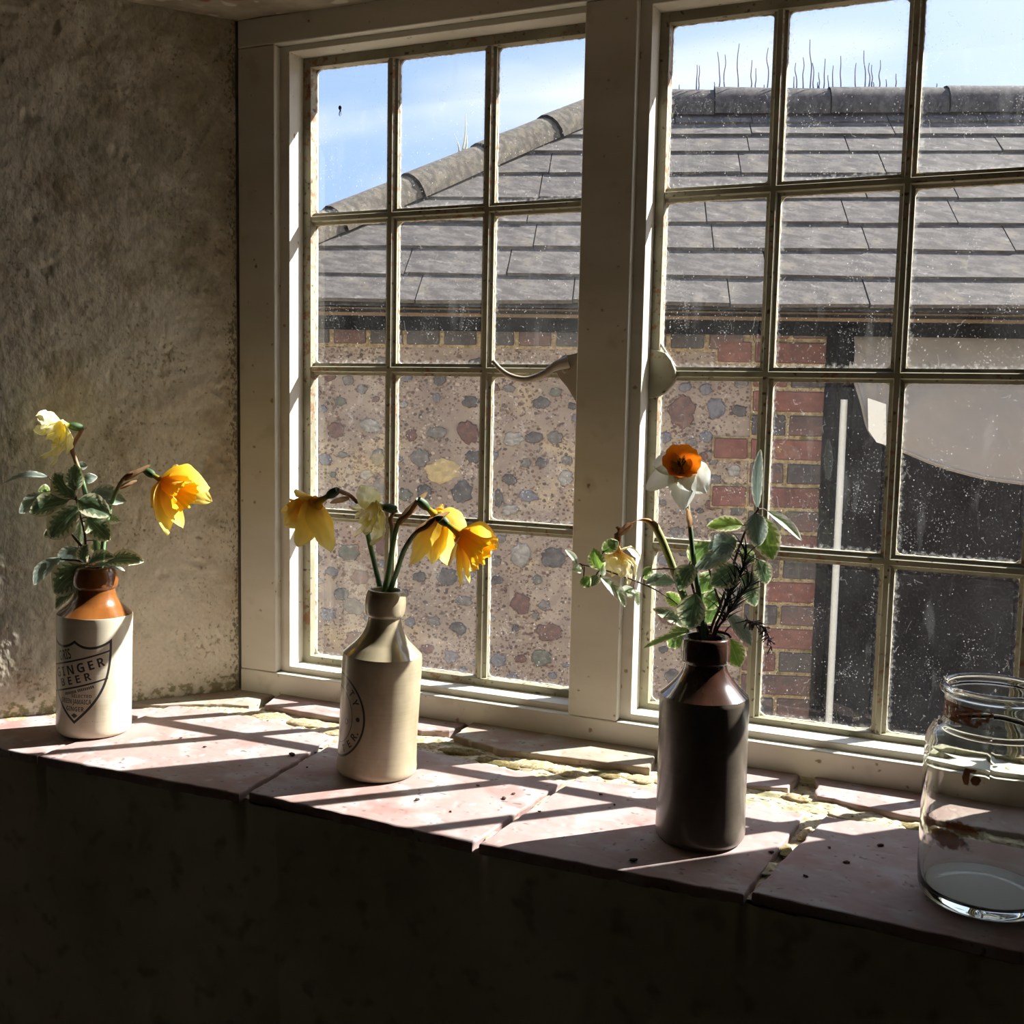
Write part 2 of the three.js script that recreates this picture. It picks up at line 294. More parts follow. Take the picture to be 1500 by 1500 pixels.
const shedMat = S({ color: hex('#3d3836'), roughness: 0.95 });

// pottery, jar
const speck = (x, w, h, R, n, col, r0) => { for (let i = 0; i < n; i++) { x.fillStyle = col(R); x.beginPath(); x.arc(R() * w, R() * h, r0 * (0.3 + R()), 0, 7); x.fill(); } };
const glaze = (o) => PH({ roughness: 0.38, clearcoat: 0.6, clearcoatRoughness: 0.18, ...o });

// plants
const petalMat = (c, tr = 0.5) => PH({ color: 0xffffff, vertexColors: true, roughness: 1, transmission: tr, thickness: 0, specularIntensity: 0.4, side: THREE.DoubleSide, name: c });
const petalYellow = petalMat('petal'), stemMat = S({ vertexColors: true, roughness: 0.6 });
const papery = PH({ color: hex('#b08a62'), roughness: 1, transmission: 0.45, thickness: 0, side: THREE.DoubleSide });
function leafTex(seed, core, mid, edge, width) {
  return canvasTex(192, 384, (x, w, h) => {
    const im = x.createImageData(w, h);
    for (let j = 0; j < h; j++) for (let i = 0; i < w; i++) {
      const u = (i / w) * 2 - 1, v = 1 - j / h, a = Math.abs(u);
      const vein = 0.12 * Math.sin((v * 14 - a * 3.4) * 3.1 + seed) + 0.16 * fbm2(u * 4, v * 10, seed, 3);
      const lim = width + vein - 0.5 * smooth(v, 0.82, 1);
      let c = mix3(core, mid, smooth(a + fbm2(u * 5, v * 7, seed + 5, 3) * 0.6, lim * 0.35, lim * 0.85));
      c = mix3(c, edge, smooth(a, lim, lim + 0.06));
      if (a < 0.025) c = mix3(c, edge, 0.35);
      const o = (j * w + i) * 4; for (let q = 0; q < 3; q++) im.data[o + q] = c[q] * 255; im.data[o + 3] = 255;
    }
    x.putImageData(im, 0, 0);
  });
}
const leafMatOf = (t, tr) => PH({ map: t, roughness: 0.75, transmission: tr, thickness: 0, side: THREE.DoubleSide });
const leafDark = [leafMatOf(leafTex(1, rgb(98, 124, 88), rgb(144, 166, 126), rgb(240, 238, 200), 0.66), 0.42), leafMatOf(leafTex(4, rgb(108, 134, 98), rgb(158, 176, 138), rgb(241, 239, 204), 0.6), 0.42)];
const leafBright = [leafMatOf(leafTex(7, rgb(122, 158, 66), rgb(160, 186, 92), rgb(244, 244, 196), 0.74), 0.6), leafMatOf(leafTex(9, rgb(108, 144, 74), rgb(146, 172, 96), rgb(240, 242, 196), 0.74), 0.55)];
const leafPale = [leafMatOf(leafTex(13, rgb(146, 176, 128), rgb(192, 210, 170), rgb(242, 246, 228), 0.45), 0.5), leafMatOf(leafTex(15, rgb(128, 146, 134), rgb(160, 174, 160), rgb(220, 224, 206), 0.8), 0.4)];
const twigMat = S({ color: hex('#4a2f26'), roughness: 0.8 });
const needleMat = S({ color: hex('#2f3a2c'), roughness: 0.6 });
// ---------------------------------------------------------------- the room shell
const WD = V3(-Math.sin(37 * Math.PI / 180), 0, Math.cos(37 * Math.PI / 180)), WN = V3(Math.cos(37 * Math.PI / 180), 0, Math.sin(37 * Math.PI / 180));
{
  const lump = (s, y) => 0.0048 * fbm(s * 7, y * 7, 4, 3) + 0.0034 * fbm(s * 22, y * 26, 11, 4, 0.55) + 0.0012 * fbm(s * 80, y * 80, 17, 3, 0.6) - 0.002 * smooth(fbm(s * 30, y * 24, 27, 3), 0.2, 0.45);
  const SL = 0.40, Y0 = -0.02, Y1 = 0.80;
  const g = grid(240, 460, (u, v) => {
    const s = 0.0025 + u * SL, y = Y0 + v * (Y1 - Y0), e = smooth(s, 0, 0.01);
    return V3(0.0005, y, 0).addScaledVector(WD, s).addScaledVector(WN, lump(s, y) * (0.3 + 0.7 * e) - 0.001 - 0.003 * (1 - e) * (0.5 + noise(y * 40, 3)));
  }, (u, v) => [(0.0025 + u * SL) / 0.5, (Y0 + v * (Y1 - Y0) + 0.03) / 0.85]);
  const w = struct('wall_left', g, wallMat, 'splayed plaster reveal wall left of the window, limewashed and stained with algae');
  // the masonry behind it, out to the corner of the room
  part(w, 'masonry', prismXZ([[-2, -0.12], [0.026, -0.12], [0.026, -0.062], [-0.0035, -0.062], [-0.009, -0.002], [-0.265, 0.32], [-0.265, 0.27], [-2, 0.27]], -0.05, 1.4), roomMat);
  // the wall below the sill
  const ap = grid(520, 150, (u, v) => { const x = -0.75 + u * 2.0, y = -0.95 + v * 0.9425, top = smooth(y, -0.06, -0.02), gap = (Math.exp(-(((x - 0.2143) / 0.004) ** 2)) + Math.exp(-(((x + 0.0245) / 0.003) ** 2)) + Math.exp(-(((x - 0.445) / 0.003) ** 2)) * 0.6 + Math.exp(-(((x - 0.659) / 0.003) ** 2)) * 0.6) * smooth(y, -0.075, -0.03); return V3(x, y, 0.2715 + 0.0035 * top + (1 - 0.6 * top) * 0.009 * fbm(x * 6, y * 6, 31, 4) + 0.0026 * fbm(x * 30, y * 30, 37, 3) - 0.0018 * smooth(Math.abs(fbm(x * 5, y * 9, 57, 3)), 0.03, 0) - 0.009 * gap); }, (u, v) => [u * 2, v * 0.95]);
  const a = struct('wall_window', ap, apronMat, 'rough plaster wall below the tiled window sill');
  part(a, 'masonry', box(-2, 3, -1.05, -0.03, -0.12, 0.262), roomMat);
  struct('wall_right', prismXZ([[0.955, -0.12], [3, -0.12], [3, 0.27], [1.23, 0.27], [1.018, 0], [1.018, -0.062], [0.955, -0.062]], -0.05, 1.4), roomMat, 'splayed reveal wall right of the window');
  struct('wall_above', mergeGeometries([box(-2, 3, 0.765, 1.4, -0.062, 0.27), box(-2, 3, 0.747, 1.4, -0.12, -0.06)]), roomMat, 'wall over the window');
  // rough stones and plaster under the lintel
  const R = rng(5), so = struct('ceiling_reveal', grid(120, 30, (u, v) => V3(-0.32 + u * 1.6, 0.762 - 0.004 * fbm(u * 16, v * 4, 3, 3) - 0.001, -0.001 + v * 0.29), (u, v) => [u * 1.6, v * 0.3]), soffitMat, 'dark rough underside of the lintel above the window');
  for (let i = 0; i < 9; i++) { const x = -0.12 + i * 0.085 + R() * 0.02; const s = new THREE.IcosahedronGeometry(0.036, 2); const p = s.attributes.position; for (let k = 0; k < p.count; k++) { const q = V3().fromBufferAttribute(p, k), f = 1 + 0.3 * noise(q.x * 40 + i, q.y * 40, q.z * 40); p.setXYZ(k, q.x * f * (1.1 + 0.4 * R() * 0), q.y * 0.42 * f, q.z * f); } s.computeVertexNormals(); s.translate(x, 0.771, 0.045 + R() * 0.13); part(so, 'stone', triUV(s, 3), i === 1 || i === 5 ? flintMats.red : soffitMat); }
  struct('floor', box(-2, 3, -1.1, -1.05, 0.2, 3.2), floorMat, 'dark floor of the room');
  struct('ceiling', box(-2, 3, 1.4, 1.45, -0.12, 3.2), roomMat, 'ceiling of the room');
  struct('wall_back', box(-2, 3, -1.1, 1.45, 3.2, 3.3), roomMat, 'far wall of the room behind the camera');
  struct('wall_side_left', box(-2.1, -2, -1.1, 1.45, -0.12, 3.3), roomMat, 'side wall of the room');
  struct('wall_side_right', box(3, 3.1, -1.1, 1.45, -0.12, 3.3), roomMat, 'other side wall of the room');
}

// ---------------------------------------------------------------- the tiled sill
{
  const sill = thing('trim_1', 'sunlit window sill of worn rose quarry tiles and crumbling mortar', null, V3(0, 0, 0), null, 'structure');
  const bed = grid(520, 100, (u, v) => { const x = -0.32 + u * 1.6, z = 0.0 + v * 0.268; const mid = smooth(z, 0.03, 0.05) * (1 - smooth(z, 0.11, 0.13)); return V3(x, -0.0058 + 0.0042 * mid + 0.0042 * fbm(x * 34, z * 50, 3, 4) + 0.0018 * fbm(x * 130, z * 130, 6, 2), z); }, (u, v) => [u * 1.6, v * 0.27]);
  part(sill, 'mortar_bed', bed, mortarMat);
  part(sill, 'sill_core', box(-0.32, 1.28, -0.06, -0.011, -0.06, 0.264), mortarMat);
  const R = rng(77);
  const ragged = (pts, step, amp, seed) => {                        // chipped outline
    const out = [];
    for (let i = 0; i < pts.length; i++) { const a = pts[i], b = pts[(i + 1) % pts.length], L = Math.hypot(b[0] - a[0], b[1] - a[1]), n = Math.max(1, Math.round(L / step)); for (let k = 0; k < n; k++) { const t = k / n, nx = (b[1] - a[1]) / L, nz = -(b[0] - a[0]) / L, x = lerp(a[0], b[0], t), z = lerp(a[1], b[1], t), d = k ? amp * fbm(x * 70, z * 70, seed, 3) * 1.6 : 0; out.push([x + nx * d, z + nz * d]); } }
    return out;
  };
  const slab = (pts, top, th, mat, name, bev = 0.0016) => {
    const s = new THREE.Shape(pts.map(([x, z]) => new THREE.Vector2(x, -z)));
    const g = new THREE.ExtrudeGeometry(s, { depth: th - 2 * bev, bevelEnabled: true, bevelThickness: bev, bevelSize: bev, bevelOffset: -bev, bevelSegments: 2 });
    g.rotateX(-Math.PI / 2); g.translate(0, top - th + bev, 0);
    return part(sill, name, triUV(g), mat);
  };
  const front = [
    [[-0.31, 0.115], [-0.142, 0.17], [-0.036, 0.092], [-0.0265, 0.277], [-0.31, 0.277]],
    [[-0.031, 0.082], [0.06, 0.078], [0.196, 0.094], [0.2115, 0.2745], [-0.0225, 0.280]],
    [[0.204, 0.098], [0.330, 0.096], [0.454, 0.116], [0.4425, 0.2795], [0.2175, 0.268]],
    [[0.461, 0.100], [0.56, 0.088], [0.669, 0.092], [0.6565, 0.274], [0.4475, 0.2775]],
    [[0.686, 0.090], [0.79, 0.086], [0.884, 0.092], [0.885, 0.281], [0.661, 0.268]],
    [[0.892, 0.092], [1.10, 0.12], [1.10, 0.28], [0.891, 0.281]],
  ];
  front.forEach((p, i) => slab(ragged(p, 0.009, 0.0022, i * 3.1 + 1), [-0.0012, 0, 0.0004, 0, 0.0004, 0][i], 0.0095, tileMat, 'tile'));
  const back = [
    [[-0.12, 0.12], [-0.004, -0.004], [0.045, -0.004], [0.05, 0.05], [0.02, 0.058], [-0.05, 0.1]],
    [[0.055, -0.004], [0.232, -0.004], [0.236, 0.042], [0.16, 0.05], [0.068, 0.046]],
    [[0.24, -0.004], [0.298, -0.004], [0.292, 0.03], [0.268, 0.046], [0.24, 0.04]],
    [[0.304, -0.004], [0.508, -0.004], [0.518, 0.054], [0.42, 0.064], [0.372, 0.07], [0.308, 0.05]],
    [[0.528, -0.004], [0.648, -0.004], [0.645, 0.042], [0.60, 0.055], [0.535, 0.05]],
    [[0.662, -0.004], [0.86, -0.004], [0.862, 0.066], [0.75, 0.064], [0.672, 0.05]],
    [[0.868, -0.004], [1.03, -0.004], [1.06, 0.06], [0.87, 0.066]],
  ];
  back.forEach((p, i) => slab(ragged(p, 0.007, 0.003, i * 5.7 + 40), [0.002, 0.0045, 0.003, 0.0055, 0.003, 0.003, 0.003][i], 0.018, i === 3 || i === 0 ? tileGreyMat : tileMat, 'narrow_tile'));
  // lumps of crumbling mortar between the two rows
  const lumpGeo = (sx, sy, sz, seed) => { const g = new THREE.IcosahedronGeometry(1, 3), p = g.attributes.position; for (let k = 0; k < p.count; k++) { const q = V3().fromBufferAttribute(p, k), f = 1 + 0.6 * fbm(q.x * 1.9 + seed, q.y * 1.9, q.z * 1.9, 4); p.setXYZ(k, q.x * f * sx, Math.max(-0.4, q.y * f) * sy, q.z * f * sz); } const m = mergeVertices(g); m.computeVertexNormals(); return m; };
  const spots = [[0.085, 0.062, 0.034, 0.0065, 0.010, 1], [0.14, 0.068, 0.030, 0.007, 0.010, 1], [0.185, 0.075, 0.022, 0.006, 0.009, 1], [0.222, 0.06, 0.012, 0.006, 0.008, 1], [0.03, 0.068, 0.03, 0.005, 0.009, 0], [-0.02, 0.085, 0.03, 0.006, 0.010, 1], [-0.07, 0.13, 0.03, 0.006, 0.012, 1], [-0.11, 0.165, 0.03, 0.005, 0.012, 1], [-0.15, 0.195, 0.028, 0.005, 0.012, 1],
    [0.262, 0.062, 0.018, 0.006, 0.010, 1], [0.285, 0.076, 0.022, 0.006, 0.009, 1], [0.33, 0.078, 0.032, 0.0065, 0.011, 2], [0.375, 0.09, 0.03, 0.006, 0.009, 2], [0.415, 0.082, 0.026, 0.0075, 0.011, 1], [0.448, 0.086, 0.024, 0.0065, 0.010, 1], [0.485, 0.076, 0.022, 0.006, 0.009, 2], [0.515, 0.07, 0.016, 0.006, 0.009, 1], [0.54, 0.07, 0.016, 0.005, 0.008, 1],
    [0.60, 0.073, 0.03, 0.006, 0.009, 0], [0.64, 0.068, 0.02, 0.006, 0.009, 0], [0.655, 0.055, 0.014, 0.008, 0.010, 1], [0.672, 0.075, 0.012, 0.006, 0.010, 1], [0.715, 0.077, 0.028, 0.005, 0.007, 0], [0.77, 0.078, 0.028, 0.005, 0.007, 2], [0.83, 0.08, 0.028, 0.005, 0.007, 0], [0.663, 0.215, 0.008, 0.005, 0.010, 0], [0.676, 0.13, 0.006, 0.004, 0.016, 1], [0.668, 0.175, 0.006, 0.003, 0.014, 2], [0.449, 0.255, 0.005, 0.003, 0.010, 0], [0.456, 0.17, 0.005, 0.003, 0.02, 0], [0.209, 0.15, 0.005, 0.003, 0.02, 0]];
  spots.forEach(([x, z, sx, sy, sz, m], i) => { const g = lumpGeo(sx * (0.75 + 0.5 * R()), sy * (0.45 + 0.35 * R()), sz * (0.8 + 0.6 * R()), i * 3.3); g.rotateY((R() - 0.5) * 0.5); g.translate(x, -0.003, z); part(sill, 'mortar_lump', triUV(g), [mortarMat, sandMortar, mossMortar][m]); });
}

// ---------------------------------------------------------------- the wooden frame and its two iron casements
const ZB = -0.011, ZM = -0.0375, ZG = -0.0465;                      // bead face, casement face, glass
{
  const fr = thing('window_1', 'cream painted wooden window frame with a broad centre mullion', null, V3(0, 0, 0), null, 'structure');
  const r = 0.0016;
  part(fr, 'jamb', box(0, 0.0492, 0.0286, 0.7308, -0.062, 0, r), paint);
  part(fr, 'jamb', box(0.965, 1.015, 0.0286, 0.7308, -0.062, 0, r), paint);
  part(fr, 'mullion', box(0.413, 0.4655, 0.0286, 0.7308, -0.062, 0, r), paint);
  part(fr, 'bottom_rail', box(0, 1.015, 0.0005, 0.0283, -0.062, 0.0004, r), paint);
  part(fr, 'head_rail', box(0, 1.015, 0.7311, 0.7615, -0.062, 0.0002, r), paint);
  for (const [a, b] of [[0.0492, 0.413], [0.4655, 0.965]]) {        // stop beads round each light
    const w = a < 0.1 ? [0.0123, 0.0004] : [0.0115, 0.0115];
    part(fr, 'bead', box(a - 0.0005, a + w[0], 0.0285, 0.731, -0.05, ZB, 0.001), paint);
    part(fr, 'bead', box(b - w[1], b + 0.0005, 0.0285, 0.731, -0.05, ZB - 0.0002, 0.0002), paint);
    part(fr, 'bead', box(a + w[0] - 0.0006, b - w[1] + 0.0006, 0.028, 0.0352, -0.05, ZB - 0.0001, 0.001), paint);
    part(fr, 'bead', box(a + w[0] - 0.0006, b - w[1] + 0.0006, 0.7245, 0.7312, -0.05, ZB - 0.0001, 0.001), paint);
  }
}
function barGeo(len, w = 0.0067) {                                  // moulded glazing bar, along +y, front towards +z
  const k = w / 0.0067, s = new THREE.Shape([[-w, 0], [-w, 0.003], [-0.0036 * k, 0.0042], [-0.003 * k, 0.0062], [-0.0024 * k, 0.0078], [0.0024 * k, 0.0078], [0.003 * k, 0.0062], [0.0036 * k, 0.0042], [w, 0.003], [w, 0]].map(([a, b]) => new THREE.Vector2(a, -b)));
  const g = new THREE.ExtrudeGeometry(s, { depth: len, bevelEnabled: false });
  g.rotateX(-Math.PI / 2);
  return g;
}
function puttyRing(w, h, seed) {                                    // uneven putty with rounded corners, in the pane's own x,y
  const W2 = w / 2 + 0.001, H2 = h / 2 + 0.001, s = new THREE.Shape([[-W2, -H2], [W2, -H2], [W2, H2], [-W2, H2]].map(([a, b]) => new THREE.Vector2(a, b)));
  const hole = [], iw = w / 2 - 0.0022, ih = h / 2 - 0.0022, cr = 0.006, N = 40;
  const push = (x, y) => { const d = 0.0013 * fbm(x * 190 + seed, y * 190, seed * 1.7, 3), L = Math.hypot(x / iw, y / ih) || 1; hole.push(new THREE.Vector2(x * (1 + d / iw), y * (1 + d / ih))); };
  const side = (x0, y0, x1, y1, n) => { for (let i = 0; i < n; i++) push(lerp(x0, x1, i / n), lerp(y0, y1, i / n)); };
  const arc = (cx, cy, a0) => { for (let i = 0; i < 5; i++) { const a = a0 + i / 5 * Math.PI / 2; push(cx + Math.cos(a) * cr, cy + Math.sin(a) * cr); } };
  side(-iw + cr, -ih, iw - cr, -ih, N); arc(iw - cr, -ih + cr, -Math.PI / 2); side(iw, -ih + cr, iw, ih - cr, N * 1.5); arc(iw - cr, ih - cr, 0); side(iw - cr, ih, -iw + cr, ih, N); arc(-iw + cr, ih - cr, Math.PI / 2); side(-iw, ih - cr, -iw, -ih + cr, N * 1.5); arc(-iw + cr, -ih + cr, Math.PI);
  s.holes.push(new THREE.Path(hole));
  return triUV(new THREE.ExtrudeGeometry(s, { depth: 0.0028, bevelEnabled: false }));
}
function casement(name, label, xs, ys, stile, seed) {               // xs, ys: glass edges and bar centres
  const o = thing(name, label, null, V3(0, 0, 0), null, 'structure');
  const x0 = xs[0], x1 = xs[xs.length - 1], y0 = ys[0], y1 = ys[ys.length - 1], [sl, sr] = stile;
  part(o, 'stile', box(x0 - sl, x0, y0 - 0.0095, y1 + 0.0105, ZG - 0.004, ZM, 0.0008), iron);
  part(o, 'stile', box(x1, x1 + sr, y0 - 0.0095, y1 + 0.0105, ZG - 0.004, ZM, 0.0008), iron);
  part(o, 'rail', box(x0 - 0.0004, x1 + 0.0004, y0 - 0.0095, y0, ZG - 0.004, ZM - 0.0001, 0.0008), iron);
  part(o, 'rail', box(x0 - 0.0004, x1 + 0.0004, y1, y1 + 0.0105, ZG - 0.004, ZM - 0.0001, 0.0008), iron);
  for (const x of xs.slice(1, -1)) { const g = barGeo(y1 - y0); g.translate(x, y0, ZG + 0.0003); part(o, 'glazing_bar', triUV(g), iron); }
  for (const y of ys.slice(1, -1)) { const g = barGeo(x1 - x0); g.rotateZ(-Math.PI / 2); g.translate(x0, y, ZG + 0.0002); part(o, 'glazing_bar', triUV(g), iron); }
  let k = 0; const R = rng(seed);
  for (let j = 0; j < ys.length - 1; j++) for (let i = 0; i < xs.length - 1; i++, k++) {
    const a = xs[i] + (i ? 0.0045 : -0.0018), b = xs[i + 1] - (i < xs.length - 2 ? 0.0045 : -0.0018), c = ys[j] + (j ? 0.0045 : -0.0018), d = ys[j + 1] - (j < ys.length - 2 ? 0.0045 : -0.0018);
    const w = b - a, h = d - c, p = part(o, 'pane', new THREE.PlaneGeometry(w, h), glass, false);
    p.position.set((a + b) / 2, (c + d) / 2, ZG);
    const f = new THREE.PlaneGeometry(w, h), uv = f.attributes.uv; if (R() > 0.5) for (let q = 0; q < 4; q++) uv.setX(q, 1 - uv.getX(q));
    f.translate(0, 0, -0.0006);
    const fm = part(p, 'dust_film', f, films[name === 'window_3' ? (j < 2 && i > 1 ? 1 : [1, 3, 2][k % 3]) : [2, 0, 3][(k + j) % 3]], false); fm.userData.kind = 'stuff';
    const pr = puttyRing(w, h, seed + k * 2.3); pr.translate(0, 0, -0.0045); part(p, 'putty', pr, putty, false);
  }
  return o;
}
const leftSash = casement('window_2', 'iron casement left of the mullion, small dusty panes and a curled latch handle', [0.0715, 0.1744, 0.2925, 0.4025], [0.0433, 0.2115, 0.3794, 0.5481, 0.7140], [0.0105, 0.0103], 3);
const rightSash = casement('window_3', 'iron casement right of the mullion, rusty bars and a rounded plate on its edge', [0.4862, 0.5923, 0.7125, 0.8325, 0.9425], [0.0410, 0.2052, 0.3776, 0.5520, 0.7145], [0.0095, 0.011], 8);
{ // latch handle on the left casement: a plate at the mullion and a curled lever
  const zp = -0.028, P = (u, v, z = zp) => onZ(u, v, z);
  const outline = [[850, 516], [838, 520], [824, 522], [815, 530], [812, 541], [818, 552], [830, 566], [843, 588], [850, 592]].map(([u, v]) => { const p = P(u, v); return new THREE.Vector2(p.x, p.y); });
  const pg = new THREE.ExtrudeGeometry(new THREE.Shape(outline), { depth: 0.005, bevelEnabled: true, bevelThickness: 0.0015, bevelSize: 0.0012, bevelSegments: 3 }); pg.translate(0, 0, zp - 0.009);
  const plate = part(leftSash, 'latch_plate', pg, handleMat, true, 'tapered iron latch plate');
  const pv = P(828, 538, zp - 0.001), pin = new THREE.SphereGeometry(0.0052, 16, 12); pin.scale(0.85, 1.25, 0.6); pin.translate(pv.x, pv.y, pv.z); part(plate, 'pivot_pin', pin, iron);
  const lever = [[833, 530, zp], [812, 537, zp + 0.004], [796, 548, zp + 0.008], [772, 556, zp + 0.010], [748, 551, zp + 0.010], [733, 541, zp + 0.009], [722, 529, zp + 0.008]].map(([u, v, z]) => P(u, v, z));
  part(leftSash, 'latch_lever', tube(lever, (t) => 0.0046 - 0.0024 * t + 0.002 * (1 - smooth(t, 0, 0.25)), 40, 12, 1), handleMat, true, 'curled iron latch lever');
  // rounded plate on the right casement
  const o2 = [[952, 512], [962, 514], [974, 518], [982, 528], [988, 543], [989, 553], [984, 563], [973, 575], [962, 581], [950, 583]].map(([u, v]) => { const p = onZ(u, v, -0.036); return new THREE.Vector2(Math.max(p.x, 0.4775), p.y); });
  const g2 = new THREE.ExtrudeGeometry(new THREE.Shape(o2), { depth: 0.0035, bevelEnabled: true, bevelThickness: 0.0014, bevelSize: 0.0008, bevelSegments: 3 }); g2.translate(0, 0, -0.0405);
  part(rightSash, 'corner_plate', triUV(g2), iron, true, 'rounded painted plate on the casement edge');
  const d0 = onZ(965, 500, -0.042), d1 = onZ(989, 537, -0.042); part(rightSash, 'corner_strip', tube([d0, d0.clone().lerp(d1, 0.5), d1], 0.0013, 6, 6), paint);
}
// ---------------------------------------------------------------- outside: yard, outbuilding, parasol
struct('ground', box(-14, 16, -1.45, -1.35, -14, -0.12), groundMat, 'gravel yard outside the window');
const BA = 18.67 * Math.PI / 180, bX = V3(Math.cos(BA), 0, -Math.sin(BA)), bN = V3(Math.sin(BA), 0, Math.cos(BA));
const yaw = 24.1715 * Math.PI / 180, bO = V3(camera.position.x - 3.5 * Math.sin(yaw), 0, camera.position.z - 3.5 * Math.cos(yaw));
const Lb = (a, y, n) => bO.clone().addScaledVector(bX, a).addScaledVector(bN, n).setY(y);      // outbuilding frame: along the wall, up, towards the window
const toB = (p) => { const q = p.clone().sub(bO); return [q.dot(bX), p.y, q.dot(bN)]; };
const onWall = (u, v, n = 0) => toB(onPlane(u, v, Lb(0, 0, n), bN));
const bM = new THREE.Matrix4().makeBasis(bX, V3(0, 1, 0), bN).setPosition(bO);
const outbuilding = thing('outbuilding', 'flint and brick outbuilding with a stone slate hipped roof across the yard', 'building', bO.clone().setY(-1.35));
const toWorld = (g) => g.applyMatrix4(bM);
function hexa(b, t) {                                               // b: four lower corners, t: four upper corners (counter-clockwise from above)
  const f = [[t[0], t[1], t[2], t[3]], [b[3], b[2], b[1], b[0]], [b[0], b[1], t[1], t[0]], [b[1], b[2], t[2], t[1]], [b[2], b[3], t[3], t[2]], [b[3], b[0], t[0], t[3]]], pos = [];
  for (const q of f) for (const i of [0, 1, 2, 0, 2, 3]) pos.push(q[i].x, q[i].y, q[i].z);
  const g = new THREE.BufferGeometry(); g.setAttribute('position', new THREE.Float32BufferAttribute(pos, 3)); g.computeVertexNormals();
  return triUV(g);
}
{
  const R = rng(404), aQ = onWall(1201, 700)[0], yE = 0.625, nE = 0.2;     // quoin edge, eaves
  const TH = 37 * Math.PI / 180, nR = -0.9, yR = yE + (nE - nR) * Math.tan(TH);
  // wall of mortar and flint, left part only; the bay to the right of the quoin is open
  const wall = part(outbuilding, 'wall', toWorld(triUV(grid(90, 60, (u, v) => { const a = -2.6 + u * (aQ - 0.004 + 2.6), y = -1.35 + v * 1.93; return V3(a, y, 0.006 * fbm(a * 9, y * 9, 3, 4)); }))), renderMat);
  wall.geometry.setAttribute('uv', new THREE.Float32BufferAttribute((() => { const o = []; for (let j = 0; j <= 60; j++) for (let i = 0; i <= 90; i++) o.push(-2.6 + i / 90 * (aQ + 2.6), -1.35 + j / 60 * 1.93); return o; })(), 2));
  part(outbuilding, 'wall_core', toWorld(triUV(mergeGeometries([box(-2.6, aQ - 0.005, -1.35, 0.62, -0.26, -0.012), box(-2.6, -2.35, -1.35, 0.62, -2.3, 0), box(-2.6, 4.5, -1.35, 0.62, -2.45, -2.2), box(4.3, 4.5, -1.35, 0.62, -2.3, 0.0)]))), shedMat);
  const brickGeo = (L, H, seed) => { const g = new RoundedBoxGeometry(L, H, 0.03, 1, 0.005), p = g.attributes.position; for (let k = 0; k < p.count; k++) p.setXYZ(k, p.getX(k) + 0.003 * noise(p.getX(k) * 40, p.getY(k) * 60, seed), p.getY(k) + 0.002 * noise(p.getX(k) * 50, p.getY(k) * 40, seed + 9), p.getZ(k) + 0.002 * noise(p.getX(k) * 30, 2, seed)); return triUV(g, 4); };
  const long = [0, 1, 2].map((i) => brickGeo(0.213, 0.062, i * 5)), short = [0, 1, 2].map((i) => brickGeo(0.1, 0.062, 20 + i * 5));
  const putBrick = (geo, a, y, n, mat, rz = 0) => { const m = part(wall, 'brick', geo, mat, false); m.position.copy(Lb(a, y, n)).sub(originOf(wall)); m.rotation.set(0, BA, rz, 'YXZ'); return m; };
  const pick = () => brickMats[Math.floor(R() * 4)], pick3 = (l) => l[Math.floor(R() * 3)];
  const y0 = onWall(1150, 517)[1];                                  // centre line of a course seen in the photograph
  const rows = 25, pitch = 0.0735;
  part(outbuilding, 'quoin_mortar', toWorld(triUV(mergeGeometries([...Array(rows).keys()].map((k) => { const y = y0 + pitch - k * pitch, w = k % 4 === 1 || (k % 2 && k % 7 === 0) ? 0.33 : 0.218; return box(aQ - w, aQ - 0.001, y - pitch / 2, y + pitch / 2, -0.05, 0.007); })))), brickMortar);
  for (let k = 0; k < rows; k++) {
    const y = y0 + pitch - k * pitch;
    if (k % 2) { putBrick(pick3(long), aQ - 0.1065, y, 0.001, brickMats[R() < 0.8 ? (R() < 0.5 ? 0 : 1) : 3]); if (k % 4 === 1 || k % 7 === 0) putBrick(pick3(short), aQ - 0.274, y, 0.001, brickMats[k % 3 ? 0 : 3]); }
    else { putBrick(pick3(short), aQ - 0.05, y, 0.001, brickMats[R() < 0.6 ? 2 : 3]); putBrick(pick3(short), aQ - 0.163, y, 0.001, pick()); }
  }
  // brick course under the eaves
  const yT = (onWall(640, 476)[1] + onWall(640, 505)[1]) / 2;
  part(outbuilding, 'eaves_mortar', toWorld(box(-2.6, aQ - 0.22, yT - 0.04, 0.62, -0.05, 0.006)), brickMortar);
  for (let a = aQ - 0.30, i = 0; a > -1.2; a -= 0.117, i++) putBrick(pick3(short), a, yT, 0.001, brickMats[i % 5 === 0 ? 3 : 2]);
  for (let a = aQ - 0.30, i = 0; a > -1.2; a -= 0.117, i++) putBrick(pick3(short), a + 0.05, yT + 0.072, 0.001, brickMats[2]);
